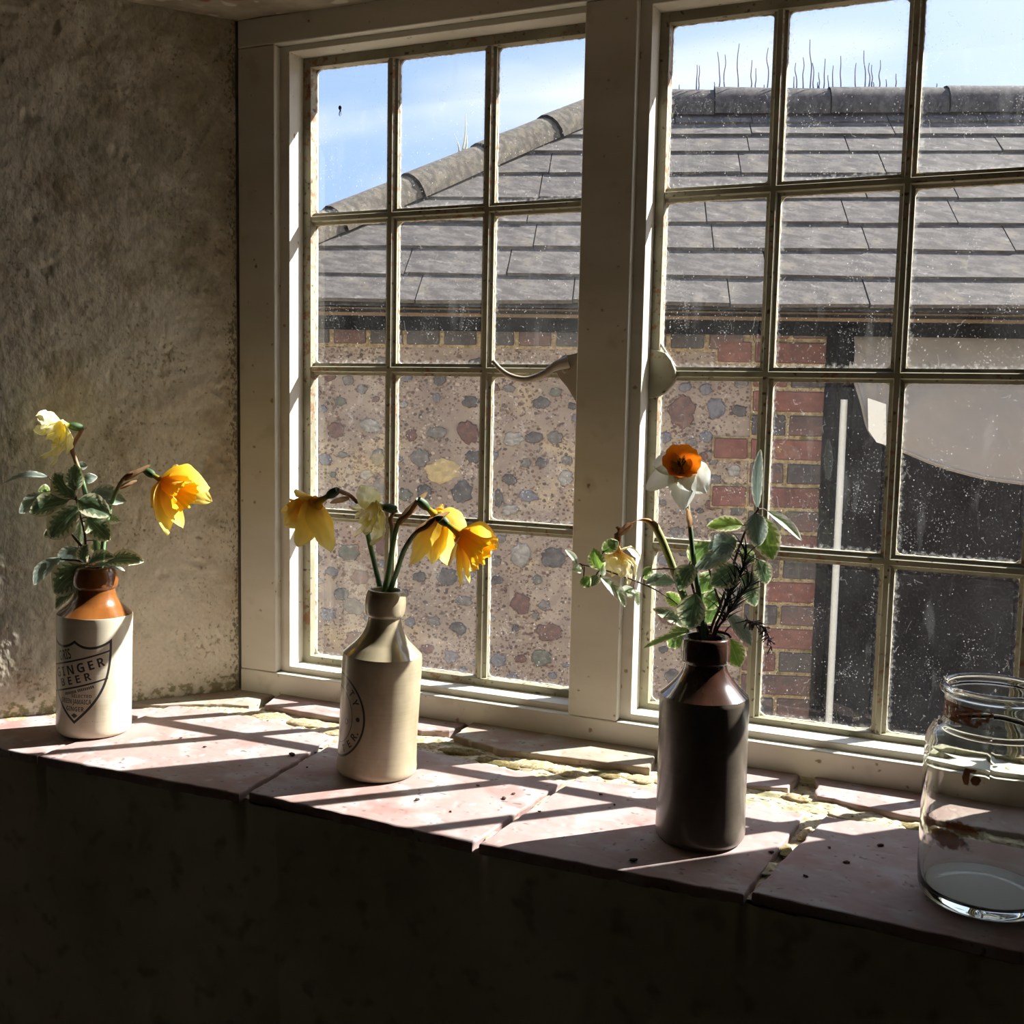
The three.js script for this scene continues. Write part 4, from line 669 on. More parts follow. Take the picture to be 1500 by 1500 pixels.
// ---------------------------------------------------------------- glass jar
{
  const c = onSill(1436, 1352), toCam = camera.position.clone().sub(c).setY(0).normalize(), R0 = 0.0445, base = c.clone().addScaledVector(toCam, -R0 + 0.003); base.y = 0.0008;
  const jar = thing('glass_jar', 'empty clear glass storage jar with rusty stains round its neck', 'jar', base);
  const outer = curveProfile([[0, 0.0035], [0.026, 0.003], [0.036, 0.0005], [0.0405, 0.0014], [0.0436, 0.0062], [0.0447, 0.016], [0.0447, 0.06], [0.0447, 0.105], [0.0438, 0.1155], [0.0395, 0.1235], [0.0343, 0.1268], [0.0330, 0.131], [0.0331, 0.144], [0.0336, 0.1478], [0.0362, 0.1498], [0.0367, 0.1525], [0.0358, 0.155], [0.0335, 0.156]], 4);
  const inner = curveProfile([[0.0335, 0.156], [0.0312, 0.1545], [0.0304, 0.149], [0.0303, 0.131], [0.0335, 0.1245], [0.039, 0.1190], [0.0418, 0.111], [0.0420, 0.06], [0.0418, 0.016], [0.0400, 0.0092], [0.034, 0.0074], [0, 0.0085]], 4);
  part(jar, 'glass', mergeVertices(lathe([...outer, ...inner.slice(1)], 96, 0.16)), PH({ color: hex('#f4f7f2'), transmission: 1, roughness: 0.02, thickness: 0.003, ior: 1.5, attenuationColor: hex('#dfe8de'), attenuationDistance: 0.15 }), false);
  const stain = (w, h, f) => { const col = canvasTex(w, h, (x) => { const im = x.createImageData(w, h); for (let j = 0; j < h; j++) for (let i = 0; i < w; i++) { const n = fbm2(i / w * 30, j / h * 8, 3, 3), c = mix3(rgb(190, 104, 36), rgb(132, 60, 20), clamp(0.5 + n * 1.8, 0, 1)), q = (j * w + i) * 4; im.data[q] = c[0] * 255; im.data[q + 1] = c[1] * 255; im.data[q + 2] = c[2] * 255; im.data[q + 3] = 255; } x.putImageData(im, 0, 0); }); const al = canvasTex(w, h, (x) => { const im = x.createImageData(w, h); for (let j = 0; j < h; j++) for (let i = 0; i < w; i++) { const a = clamp(f(i / w, 1 - j / h), 0, 1) * 255, q = (j * w + i) * 4; im.data[q] = im.data[q + 1] = im.data[q + 2] = a; im.data[q + 3] = 255; } x.putImageData(im, 0, 0); }, false); return PH({ map: col, alphaMap: al, transparent: true, roughness: 1, transmission: 0.35, thickness: 0, side: THREE.DoubleSide }); };
  const phi = Math.atan2(toCam.x, toCam.z), dAng = (u) => { let d = (u * Math.PI * 2 - phi) % (Math.PI * 2); if (d > Math.PI) d -= Math.PI * 2; if (d < -Math.PI) d += Math.PI * 2; return d; };
  part(jar, 'rust_stain', lathe([[0.0334, 0.1315], [0.0334, 0.1345], [0.0335, 0.138], [0.0335, 0.1415], [0.0335, 0.1445]], 96, 1).translate(0, 0, 0), (() => { const m = stain(512, 64, (u, v) => { const d = dAng(u), t = (v * 64) / 64; return smooth(fbm2(u * 40, t * 3, 5, 4) + 0.75 * smooth(0.75 - Math.abs(d + 0.75), -0.4, 0.5) - 0.2, 0.12, 0.5) * 0.9; }); return m; })(), false, 'orange rust stain');
  const jg = jar.children[1].geometry, uvA = jg.attributes.uv; for (let i = 0; i < uvA.count; i++) uvA.setY(i, Math.floor(i / 97) / 4);
  const blob = stain(768, 384, (u, v) => { const d = dAng(u), y = 0.02 + v * 0.1; const sp = (dx, yy, rx, ry) => 1 - Math.hypot((d - dx) / rx, (y - yy) / ry); const n = 0.55 * fbm2(u * 60, v * 22, 9, 4); return smooth(Math.max(sp(-0.25, 0.1075, 0.10, 0.006), sp(-0.33, 0.1, 0.07, 0.008), sp(-0.2, 0.099, 0.1, 0.004)) + n, 0.1, 0.4) * 0.95 + 0.85 * smooth(Math.max(sp(-0.95, 0.058, 0.3, 0.009), sp(-0.6, 0.053, 0.45, 0.009), sp(-0.35, 0.063, 0.4, 0.006)) + n, 0.05, 0.5); });
  const sg = lathe([0, 1, 2, 3, 4, 5, 6].map((k) => [0.0450, 0.02 + k / 6 * 0.1 * 0.86]), 96, 1), su = sg.attributes.uv; for (let i = 0; i < su.count; i++) su.setY(i, Math.floor(i / 97) / 6 * 0.86);
  part(jar, 'rust_blotches', sg, blob, false, 'brown residue blotches');
  part(jar, 'base_light_disc', lathe([[0.0395, 0.0098], [0.03, 0.0093], [0.012, 0.0098], [0, 0.0099]], 64, 1), PH({ color: hex('#ffffff'), roughness: 0.9, transparent: true, opacity: 0.9, side: THREE.DoubleSide }), false, 'white disc painted in for light gathered in the glass bottom');  // white disc paints in the light that the thick glass base gathers
}

// ---------------------------------------------------------------- flowers and leaves
const lin = (r, g, b) => new THREE.Color().setRGB(r / 255, g / 255, b / 255, THREE.SRGBColorSpace);
function colored(g, f) { const n = g.attributes.position.count, c = new Float32Array(n * 3), uv = g.attributes.uv; for (let i = 0; i < n; i++) { const k = f(uv.getX(i), uv.getY(i)); c[3 * i] = k.r; c[3 * i + 1] = k.g; c[3 * i + 2] = k.b; } g.setAttribute('color', new THREE.BufferAttribute(c, 3)); return g; }
const ramp = (cols) => (t) => { const k = clamp(t, 0, 1) * (cols.length - 1), i = Math.min(Math.floor(k), cols.length - 2); return cols[i].clone().lerp(cols[i + 1], k - i); };
// a petal from its base to its tip; n is the side that faces the trumpet
function petal(O, tip, W, n, { bow = 0.12, cup = 0.25, ruf = 0.06, seed = 1, blunt = 0.6, cols }) {
  const d = tip.clone().sub(O), L = d.length(); d.normalize(); n = n.clone().addScaledVector(d, -n.dot(d)).normalize(); const s = d.clone().cross(n).normalize(), cr = ramp(cols);
  const g = grid(10, 16, (u, v) => {
    const a = u * 2 - 1, w = W / 2 * Math.pow(Math.sin(Math.PI * Math.pow(clamp(v * 0.95 + 0.05, 0, 1), 0.85)), blunt) * (1 + 0.1 * noise(v * 5, seed, a)) + W * 0.05 * (1 - v);
    const wave = ruf * W * (noise(a * 1.6, v * 3.2, seed * 3.1) + 0.6 * noise(a * 3.5, v * 6, seed * 5.3)) * smooth(v, 0.05, 0.5);
    return O.clone().addScaledVector(d, L * v).addScaledVector(s, a * w).addScaledVector(n, -bow * L * Math.sin(Math.PI * v) + cup * w * a * a + wave);
  });
  return colored(g, (u, v) => { const c = cr(v); return c.multiplyScalar(1 + 0.10 * noise(u * 9, v * 2, seed)); });
}
function trumpet(O, ax, L, r0, r1, { frill = 0.12, lobes = 9, seed = 1, cols, flare = 2.2 }) {
  const e1 = camU.clone().addScaledVector(ax, -camU.dot(ax)).normalize(), e2 = ax.clone().cross(e1), cr = ramp(cols);
  const g = grid(72, 16, (u, v) => {
    const a = u * Math.PI * 2, rim = smooth(v, 0.55, 1), k = Math.sin(a * lobes + seed) * 0.6 + noise(Math.cos(a) * 3, Math.sin(a) * 3, seed) * 1.1 + 0.5 * Math.sin(a * lobes * 2.1 + 2 * seed);
    const r = lerp(r0, r1, Math.pow(v, flare)) * (1 + frill * rim * k), z = L * v + frill * r1 * 0.9 * rim * Math.cos(a * lobes * 1.3 + seed * 2) - 0.25 * r1 * Math.pow(rim, 3) * frill;
    return O.clone().addScaledVector(e1, Math.cos(a) * r).addScaledVector(e2, Math.sin(a) * r).addScaledVector(ax, z);
  });
  return colored(g, (u, v) => cr(v).multiplyScalar(1 + 0.12 * noise(Math.cos(u * 6.283) * 5, Math.sin(u * 6.283) * 5, seed)));
}
const YEL = [lin(214, 168, 30), lin(246, 208, 60), lin(248, 220, 92), lin(244, 226, 130)], YEL2 = [lin(226, 182, 46), lin(246, 214, 80), lin(248, 226, 114), lin(244, 232, 150)];
const CREAM = [lin(240, 226, 140), lin(248, 240, 178), lin(250, 245, 200), lin(248, 244, 206)], WITHER = [lin(244, 206, 130), lin(251, 240, 186), lin(253, 248, 214), lin(252, 247, 212)];
const WHITE = [lin(236, 214, 110), lin(226, 228, 214), lin(226, 229, 222), lin(220, 224, 216)], GOLD = [lin(232, 158, 20), lin(250, 172, 14), lin(252, 186, 20), lin(250, 200, 44)], ORANGE = [lin(140, 84, 24), lin(216, 104, 20), lin(242, 130, 24), lin(246, 146, 32)];
const GREEN = [lin(96, 130, 84), lin(116, 154, 112), lin(116, 154, 112), lin(110, 148, 102)];
const BODY = {}; // depth of each bottle's axis
for (const [k, u, v, r] of [['a', 138, 1085, 0.0367], ['b', 551, 1151, 0.037], ['c', 1024, 1252, 0.0358]]) { const p = onSill(u, v), t = camera.position.clone().sub(p).setY(0).normalize(); BODY[k] = depthOf(p.addScaledVector(t, -r)); }
const PX = (k, p) => atDepth(p[0], p[1], BODY[k] - (p[2] ?? 0));
const inBottle = (k, m) => { const p = m.clone(); const c = scene.children.filter((o) => o.name.startsWith('stoneware_bottle'))[{ a: 0, b: 1, c: 2 }[k]]; return V3(lerp(c.position.x, p.x, 0.5), 0.07, lerp(c.position.z, p.z, 0.5)); };
const c1 = (x, y, d) => [x / 3.947, 580 + y / 3.947, d], c3 = (x, y, d) => [380 + x / 3.947, 660 + y / 3.947, d], c5 = (x, y, d) => [820 + x / 3.947, 620 + y / 3.947, d];
function flower({ k, name = 'daffodil', label, category = 'flower', group, stem, O, axis, tubeL = 0.012, petals, cup, cols = YEL, spathe, stemCols = GREEN, ovary = true, seed = 1, wither, stemR = 0.0027, tr }) {
  const m = PX(k, stem[0]), pts = [inBottle(k, m), ...stem.map((p) => PX(k, p))], o = thing(name, label, category, m, group);
  const OO = PX(k, O), ax = dirCam(...axis), dpx = BODY[k] / FOCAL, ov = OO.clone().addScaledVector(ax, -tubeL - 0.011), neck = OO.clone().addScaledVector(ax, -tubeL);
  pts.push(ov.clone().addScaledVector(ax, -0.002)); if (!ovary) pts.push(neck.clone());
  const cr = ramp(stemCols);
  part(o, 'stem', colored(tube(pts, (t) => stemR * (1 - 0.25 * t), 60, 10), (u, v) => cr(v)), stemMat);
  if (ovary) part(o, 'ovary', colored(tube([ov.clone().addScaledVector(ax, -0.002), ov.clone().lerp(neck, 0.5), neck], (t) => 0.0022 + 0.0022 * Math.sin(Math.PI * (0.15 + t * 0.75)), 14, 12), () => lin(56, 84, 40)), stemMat, true, 'dark green ovary');
  part(o, 'tube', colored(tube([neck, neck.clone().lerp(OO, 0.6), OO.clone().addScaledVector(ax, 0.002)], (t) => 0.0024 + 0.0032 * t * t, 10, 14), (u, v) => lin(120, 128, 40).lerp(cols[0], smooth(v, 0, 0.7))), petalMat('tube', 0.3));
  petals.forEach((p, i) => { const [u, v, dd, W, op = {}] = p; part(o, 'petal', petal(OO.clone().addScaledVector(ax, 0.0005 * i), PX(k, [u, v, dd]), W * 1.25 * dpx, op.n ? dirCam(...op.n) : ax, { seed: seed * 7 + i * 2.3, cols: op.cols ?? cols, ruf: wither ?? 0.07, ...op }), petalMat('petal', tr ?? 0.55)); });
  if (cup) { const a2 = cup.axis ? dirCam(...cup.axis) : ax; part(o, 'trumpet', trumpet(OO, a2, cup.L, cup.r0, cup.r1, { seed, cols: cup.cols ?? GOLD, frill: cup.frill, lobes: cup.lobes, flare: cup.flare }), petalMat('cup', tr ?? 0.45), true, cup.label); if (cup.stamens) for (let i = 0; i < 6; i++) { const a = i / 6 * 6.283, q = OO.clone().addScaledVector(camR, Math.cos(a) * 0.0022).addScaledVector(camU, Math.sin(a) * 0.0022); part(o, 'stamen', tube([q, q.clone().addScaledVector(a2, 0.005), q.clone().addScaledVector(a2, 0.008).addScaledVector(camR, Math.cos(a) * 0.001)], 0.0006, 6, 6), cup.stamens); } }
  for (const s of spathe ?? []) { const A = PX(k, s[0]), B = PX(k, s[1]); part(o, 'spathe', mergeGeometries([petal(A, B, s[2] * dpx, dirCam(...(s[3] ?? [0.2, 0.5, 0.8])), { bow: 0.05, cup: 0.9, ruf: 0.12, seed: seed + 4, cols: [lin(150, 110, 80), lin(196, 164, 124), lin(190, 156, 118)] })]), petalMat('spathe', 0.4), true, 'papery brown spathe'); }
  return o;
}
const BROWNED = [lin(96, 130, 84), lin(114, 152, 110), lin(114, 148, 100), lin(140, 100, 66), lin(116, 76, 50)], RUST = [lin(66, 92, 54), lin(100, 124, 66), lin(140, 140, 70), lin(206, 140, 84), lin(200, 130, 76), lin(160, 112, 70)];

// cream bottle
flower({ k: 'a', seed: 2, label: 'golden trumpet daffodil nodding to the window from the cream bottle', group: 'cut flowers in the bottles', stem: [[149, 838, 0.004], [151, 800, 0.006], [159, 752, 0.006], [171, 719, 0.006], [180, 703, 0.006], [190, 694, 0.006]], O: [240, 706, 0.008], axis: [0.82, -0.46, 0.32], tubeL: 0.014, stemCols: BROWNED,
  petals: [[307, 716, 0.008, 44, { bow: 0.3, cup: 0.2 }], [222, 744, 0.022, 26, { bow: 0.18 }], [246, 784, 0.022, 42, { bow: 0.14 }], [268, 774, 0.006, 30, { bow: 0.12 }], [311, 735, -0.012, 30, { bow: 0.2 }], [262, 690, -0.022, 34, { bow: 0.1 }]],
  cup: { L: 0.032, r0: 0.008, r1: 0.0165, frill: 0.13, lobes: 8, cols: GOLD }, spathe: [[[183, 704, 0.008], [221, 681, 0.006], 9], [[176, 716, 0.01], [202, 704, 0.012], 8]] });
flower({ k: 'a', tr: 0.75, seed: 5, label: 'faded cream daffodil drooping above the leaves in the cream bottle', group: 'cut flowers in the bottles', stem: [[143, 838, -0.002], [139, 785, -0.002], [125, 722, 0.0], [117, 693, 0.0], [110, 672, 0.0], [106, 658, 0.0]], O: [93, 622, 0.004], axis: [-0.62, 0.1, 0.35], tubeL: 0.006, cols: CREAM, stemCols: BROWNED, wither: 0.2,
  petals: [[73, 682, 0.016, 30, { bow: 0.18, n: [-0.6, 0, 0.5] }], [101, 666, 0.012, 30, { bow: 0.2, n: [-0.8, 0, 0.3] }], [61, 671, 0.008, 34, { bow: 0.22 }], [49, 632, 0.012, 26, { bow: 0.1 }], [53, 608, 0.006, 26, { bow: 0.1, n: [-0.2, -0.6, 0.7] }], [88, 652, 0.022, 26, { bow: 0.2 }]],
  cup: { L: 0.02, r0: 0.006, r1: 0.011, frill: 0.3, lobes: 6, cols: CREAM, axis: [-0.6, -0.62, 0.5] } });
// tan bottle
flower({ k: 'b', seed: 3, label: 'yellow daffodil seen from behind, hanging left of the tan bottle', group: 'cut flowers in the bottles', stem: [[557, 868, 0.0], [549, 828, -0.002], [542, 798, -0.004], [534, 762, -0.006], [526, 740, -0.006], [515, 728, -0.006]], O: [465, 736, -0.004], axis: [-0.78, -0.42, -0.46], tubeL: 0.014, stemCols: BROWNED, cols: YEL2,
  petals: [[410, 749, -0.008, 22, { bow: 0.1 }], [416, 770, -0.004, 32, { bow: 0.12 }], [436, 801, 0.004, 36, { bow: 0.12 }], [484, 810, 0.006, 44, { bow: 0.02, cup: 0.15 }], [434, 717, -0.02, 30, { bow: 0.06 }], [456, 790, -0.028, 36, { bow: 0.1 }]],
  cup: { L: 0.026, r0: 0.007, r1: 0.014, frill: 0.14, lobes: 8, cols: GOLD }, spathe: [[[512, 731, 0.0], [483, 737, 0.0], 9]] });
flower({ k: 'b', tr: 0.75, seed: 8, label: 'withered cream daffodil with crumpled petals over the tan bottle', group: 'cut flowers in the bottles', stem: [[563, 868, 0.006], [571, 830, 0.006], [575, 796, 0.006], [574, 772, 0.006], [572, 760, 0.006]], O: [552, 741, 0.010], axis: [-0.75, 0.15, 0.3], tubeL: 0.006, cols: CREAM, stemCols: BROWNED, wither: 0.26,
  petals: [[546, 799, 0.016, 28, { bow: 0.2, n: [-0.7, 0, 0.5] }], [527, 711, 0.012, 26, { bow: 0.02, n: [0, -0.3, 1] }], [512, 743, 0.008, 12, {}], [519, 787, 0.004, 14, {}], [533, 782, 0.018, 30, { bow: 0.14, n: [-0.6, 0, 0.6] }], [561, 782, 0.006, 26, { bow: 0.16, n: [-0.7, 0, 0.5] }]],
  cup: { L: 0.018, r0: 0.006, r1: 0.011, frill: 0.32, lobes: 7, cols: CREAM, axis: [-0.45, -0.8, 0.42] } });
flower({ k: 'b', seed: 11, label: 'yellow daffodil facing the window, behind the golden one in the tan bottle', group: 'cut flowers in the bottles', stem: [[566, 868, -0.003], [572, 820, 0.012], [579, 780, 0.016], [585, 763, 0.018], [598, 753, 0.020]], O: [638, 755, 0.022], axis: [0.62, -0.6, -0.5], tubeL: 0.011, cols: YEL2, stemCols: BROWNED,
  petals: [[601, 828, 0.028, 44, { bow: 0.05 }], [655, 828, 0.024, 40, { bow: 0.08 }], [648, 738, 0.016, 16, { bow: 0.15 }], [684, 772, 0.018, 34, { bow: 0.2 }], [632, 826, 0.020, 44, { bow: 0.06 }], [672, 806, 0.000, 36, { bow: 0.1 }]],
  cup: { L: 0.026, r0: 0.007, r1: 0.014, frill: 0.14, lobes: 8, cols: GOLD }, spathe: [[[583, 768, 0.018], [627, 720, 0.020], 12]] });
flower({ k: 'b', seed: 14, label: 'golden frilled trumpet daffodil hanging right of the tan bottle', group: 'cut flowers in the bottles', stem: [[572, 868, 0.004], [581, 838, 0.022], [592, 806, 0.030], [601, 791, 0.034], [612, 778, 0.039], [624, 771, 0.042]], O: [674, 783, 0.046], axis: [0.76, -0.6, 0.24], tubeL: 0.015, stemCols: BROWNED,
  petals: [[731, 803, 0.044, 46, { bow: 0.28, cup: 0.2 }], [674, 859, 0.052, 26, { bow: 0.06 }], [688, 854, 0.042, 18, { bow: 0.04 }], [657, 829, 0.056, 26, { bow: 0.08, cols: CREAM }], [720, 790, 0.024, 34, { bow: 0.2 }], [690, 836, 0.024, 30, { bow: 0.1 }]],
  cup: { L: 0.030, r0: 0.008, r1: 0.0165, frill: 0.14, lobes: 9, cols: GOLD }, spathe: [[[610, 780, 0.039], [659, 750, 0.046], 12]] });
// dark bottle
flower({ k: 'c', name: 'narcissus', seed: 17, label: 'white narcissus with a ruffled orange cup in the dark bottle', group: 'cut flowers in the bottles', stem: [[1031, 928, 0.004], [1024, 873, 0.004], [1015, 812, 0.004], [1011, 772, 0.002], [1008, 750, -0.004], [1004, 718, -0.014]], O: [997, 682, -0.004], axis: [-0.02, 0.42, 0.9], tubeL: 0.012, cols: WHITE, stemCols: [lin(40, 60, 36), lin(60, 90, 56), lin(90, 100, 60), lin(150, 110, 70)], stemR: 0.0024,
  petals: [[1001, 747, 0.012, 32, { bow: -0.02, blunt: 0.6 }], [1035, 722, 0.006, 42, { bow: 0.02, blunt: 0.6 }], [946, 718, 0.006, 26, { bow: 0.04 }], [956, 681, -0.002, 30, { bow: 0.05 }], [1031, 690, -0.008, 32, { bow: 0.06 }], [968, 712, -0.006, 30, { bow: 0.06 }]],
  cup: { L: 0.0085, r0: 0.0045, r1: 0.0155, frill: 0.05, lobes: 6, cols: ORANGE, flare: 0.75, label: 'ruffled orange cup', stamens: S({ color: hex('#6a4a14'), roughness: 0.9 }) }, spathe: [[[1010, 772, 0.006], [1006, 744, 0.004], 9]] });
flower({ k: 'c', name: 'narcissus', tr: 0.75, seed: 21, label: 'withered yellow flower hanging from an arched brown stem in the dark bottle', group: 'cut flowers in the bottles', stem: [[1028, 928, -0.002], [1006, 883, -0.004], [987, 835, -0.006], [966, 783, -0.006], [956, 767, -0.006], [941, 761, -0.006], [924, 767, -0.006], [913, 780, -0.006]], O: [903, 805, -0.004], axis: [-0.12, -0.98, 0.1], tubeL: 0.004, cols: WITHER, stemCols: RUST, ovary: false, wither: 0.2, stemR: 0.0038,
  petals: [[895, 843, 0.008, 24, { bow: 0.16 }], [920, 857, 0.006, 24, { bow: 0.2 }], [932, 849, -0.002, 24, { bow: 0.24 }], [938, 818, -0.006, 22, { bow: 0.3 }], [889, 838, -0.006, 20, { bow: 0.14 }], [912, 846, 0.014, 26, { bow: 0.16 }]],
  cup: { L: 0.018, r0: 0.005, r1: 0.008, frill: 0.3, lobes: 6, cols: WITHER }, spathe: [[[925, 768, -0.002], [905, 786, 0.0], 11]] });

function leaf(A, B, W, n, { bend = 0.08, fold = 0.25, seed = 1, wavy = 0.04, round = 1.0 } = {}) {
  const d = B.clone().sub(A), L = d.length(); d.normalize(); n = n.clone().addScaledVector(d, -n.dot(d)).normalize(); const s = d.clone().cross(n).normalize();
  return grid(8, 16, (u, v) => {
    const a = u * 2 - 1, w = W / 2 * Math.pow(Math.sin(Math.PI * Math.pow(v, 0.92 * round)), 0.72) * (1 + 0.05 * Math.sin(v * 46 + seed) * Math.abs(a)) + 0.0005;
    return A.clone().addScaledVector(d, L * v).addScaledVector(s, a * w).addScaledVector(n, bend * L * (Math.sin(Math.PI * v) - v * 0.6) + fold * w * Math.abs(a) + wavy * W * noise(v * 4, a * 2, seed));
  });
}
function sprig({ k, ws = 3.947, name, label, group, stems, leaves, mats, twig = 0.0015, seed = 1, stemMaterial = twigMat, f = (x, y) => [x, y] }) {
  const R = rng(seed), P = stems.map((s) => s.map(([x, y, d]) => PX(k, [...f(x, y), d ?? 0]))), root = P[0][0].clone(), o = thing(name, label, 'foliage', root, group), dpx = BODY[k] / FOCAL;
  const all = [];
  P.forEach((pts, i) => all.push(tube(i ? pts : [inBottle(k, pts[0]), ...pts], (t) => twig * (1 - 0.5 * t), 30, 8)));
  const dense = P.flatMap((pts) => { const c = new THREE.CatmullRomCurve3(pts); return c.getPoints(40); });
  const made = leaves.map(([x0, y0, x1, y1, w, m, n, dd]) => {
    const d0 = dd ?? (R() - 0.5) * 0.03, d1 = d0 + (R() - 0.4) * 0.012, A = PX(k, [...f(x0, y0), d0]), B = PX(k, [...f(x1, y1), d1]);
    let best = dense[0]; for (const q of dense) if (q.distanceTo(A) < best.distanceTo(A)) best = q;
    all.push(tube([best, best.clone().lerp(A, 0.5).add(V3(0, 0.001, 0)), A], 0.0006, 6, 5));
    const nn = n ? dirCam(...n) : dirCam((R() - 0.5) * 0.9, 0.35 + (R() - 0.5) * 0.6, 1);
    return [leaf(A, B, w * 1.18 / ws * dpx, nn, { seed: seed + x0, bend: 0.05 + 0.1 * R(), fold: 0.15 + 0.25 * R(), wavy: 0.05 }), mats[m][Math.floor(R() * mats[m].length)]];
  });
  part(o, 'twig', mergeGeometries(all), stemMaterial);
  made.forEach(([g, m]) => part(o, 'leaf', g, m));
  return o;
}
const MATS = { d: leafDark, b: leafBright, p: leafPale, s: [leafPale[1]] }, CURL = { ...MATS, p: [leafPale[0]], s: [leafPale[0]] };
const f1 = (x, y) => c1(x, y).slice(0, 2), f5 = (x, y) => c5(x, y).slice(0, 2), z = 1 / 3.947, z5 = (x, y) => [820 + x / 9.375, 740 + y / 9.375];
sprig({ k: 'a', name: 'euonymus_sprig', seed: 11, f: f1, label: 'variegated sprig of green leaves edged in cream in the cream bottle', group: 'leafy sprigs in the bottles', mats: MATS,
  stems: [[[555, 1020, 0.002], [500, 900, 0.004], [490, 800, 0.004], [455, 660, 0.004], [435, 570, 0.004], [425, 500, 0.004]], [[500, 900, 0.004], [430, 820, 0.002], [410, 790, 0.0]], [[500, 960, 0.004], [420, 950, 0.006], [350, 945, 0.004]], [[440, 590, 0.004], [360, 540, 0], [290, 480, -0.004]]],
  leaves: [[275, 468, 8, 497, 64, 'p', [0.1, 0.8, 0.5], -0.006], [430, 590, 310, 445, 110, 'd', null, 0.012], [430, 548, 430, 392, 92, 'd', null, 0.016], [400, 600, 163, 672, 118, 'd', null, 0.014], [300, 575, 102, 672, 84, 'p', null, -0.004], [455, 640, 285, 825, 150, 'd', null, 0.016], [330, 790, 250, 800, 60, 'd', null, 0.01], [450, 600, 642, 690, 112, 'd', null, 0.018], [500, 590, 728, 600, 122, 'p', [0.2, 0.55, 0.8], 0.002], [505, 705, 636, 835, 115, 'd', null, 0.012], [585, 705, 698, 722, 74, 'p', null, -0.006], [470, 495, 562, 465, 52, 'p', null, -0.012], [448, 405, 506, 405, 42, 'p', null, -0.014], [352, 938, 182, 1090, 78, 'p', null, 0.0], [455, 875, 338, 985, 92, 'p', null, -0.006], [495, 980, 300, 1140, 158, 'd', [0.1, 0.3, 1], 0.024], [445, 1110, 312, 1228, 84, 'd', null, 0.018], [508, 975, 660, 925, 96, 'd', [0.1, 0.75, 0.6], 0.022], [618, 962, 828, 950, 104, 'd', [-0.1, 0.6, 0.7], 0.014], [520, 992, 722, 1000, 52, 'p', [0, 0.9, 0.4], 0.018], [490, 965, 500, 858, 76, 'd', null, 0.008], [292, 552, 222, 545, 62, 'b', null, -0.008], [470, 720, 465, 860, 60, 'p', null, -0.006], [560, 840, 570, 915, 60, 'b', null, -0.010]] });
sprig({ k: 'c', name: 'variegated_sprig', seed: 23, f: f5, label: 'bushy sprig of cream-edged leaves rising beside the rosemary in the dark bottle', group: 'leafy sprigs in the bottles', mats: MATS,
  stems: [[[870, 1215, 0.0], [930, 1050, 0.0], [1010, 800, 0.0], [1080, 610, 0.0], [1120, 540, 0], [1150, 495, 0.0]], [[860, 1215, 0.004], [800, 1050, 0.004], [760, 920, 0.006], [740, 850, 0.006]], [[870, 1180, 0], [740, 1170, 0.004], [690, 1150, 0.004]], [[930, 1050, 0], [890, 930, -0.004], [850, 800, -0.004]], [[890, 1200, 0], [970, 1220, 0.004], [990, 1240, 0.004]]],
  leaves: [[1062, 590, 850, 592, 84, 'b', [0, 0.5, 0.85], -0.004], [1142, 490, 1156, 150, 52, 'p', [-0.5, 0.1, 0.9], -0.002], [1130, 520, 1152, 708, 104, 's', null, 0.014], [1160, 540, 1232, 792, 136, 'b', [-0.3, 0.1, 1], 0.0], [1200, 508, 1402, 672, 58, 'p', null, -0.016], [1022, 680, 858, 722, 112, 's', null, 0.014], [755, 800, 865, 688, 112, 'b', null, -0.004], [1002, 740, 778, 842, 82, 's', null, 0.008], [1022, 830, 876, 935, 132, 'd', null, 0.012], [765, 818, 688, 964, 104, 'd', null, 0.018], [662, 922, 496, 920, 82, 's', [0, 0.6, 0.7], 0.004], [785, 985, 748, 1195, 132, 'd', null, 0.018], [742, 1172, 543, 1070, 72, 'd', null, 0.012], [742, 1182, 628, 1295, 112, 'b', null, -0.004], [742, 1208, 478, 1296, 42, 'b', [0, 0.8, 0.5], 0.010], [978, 1245, 1042, 1412, 112, 'b', [-0.2, 0, 1], 0.006], [972, 1105, 1112, 1285, 84, 's', null, 0.004], [532, 845, 488, 905, 42, 'b', null, -0.01], [880, 860, 820, 980, 90, 'b', null, -0.010], [900, 960, 860, 1080, 96, 'b', null, -0.008], [900, 1040, 850, 1160, 84, 'b', null, -0.012], [1040, 740, 1130, 800, 70, 'b', null, -0.006], [1150, 790, 1200, 930, 90, 'd', null, -0.010], [1080, 900, 1130, 1060, 84, 'd', null, -0.008], [700, 1060, 610, 980, 70, 'b', null, -0.014], [960, 760, 1010, 650, 60, 'b', null, -0.012], [1080, 860, 1110, 960, 80, 'd', null, 0.01], [810, 1050, 880, 930, 80, 'b', null, -0.016]] });
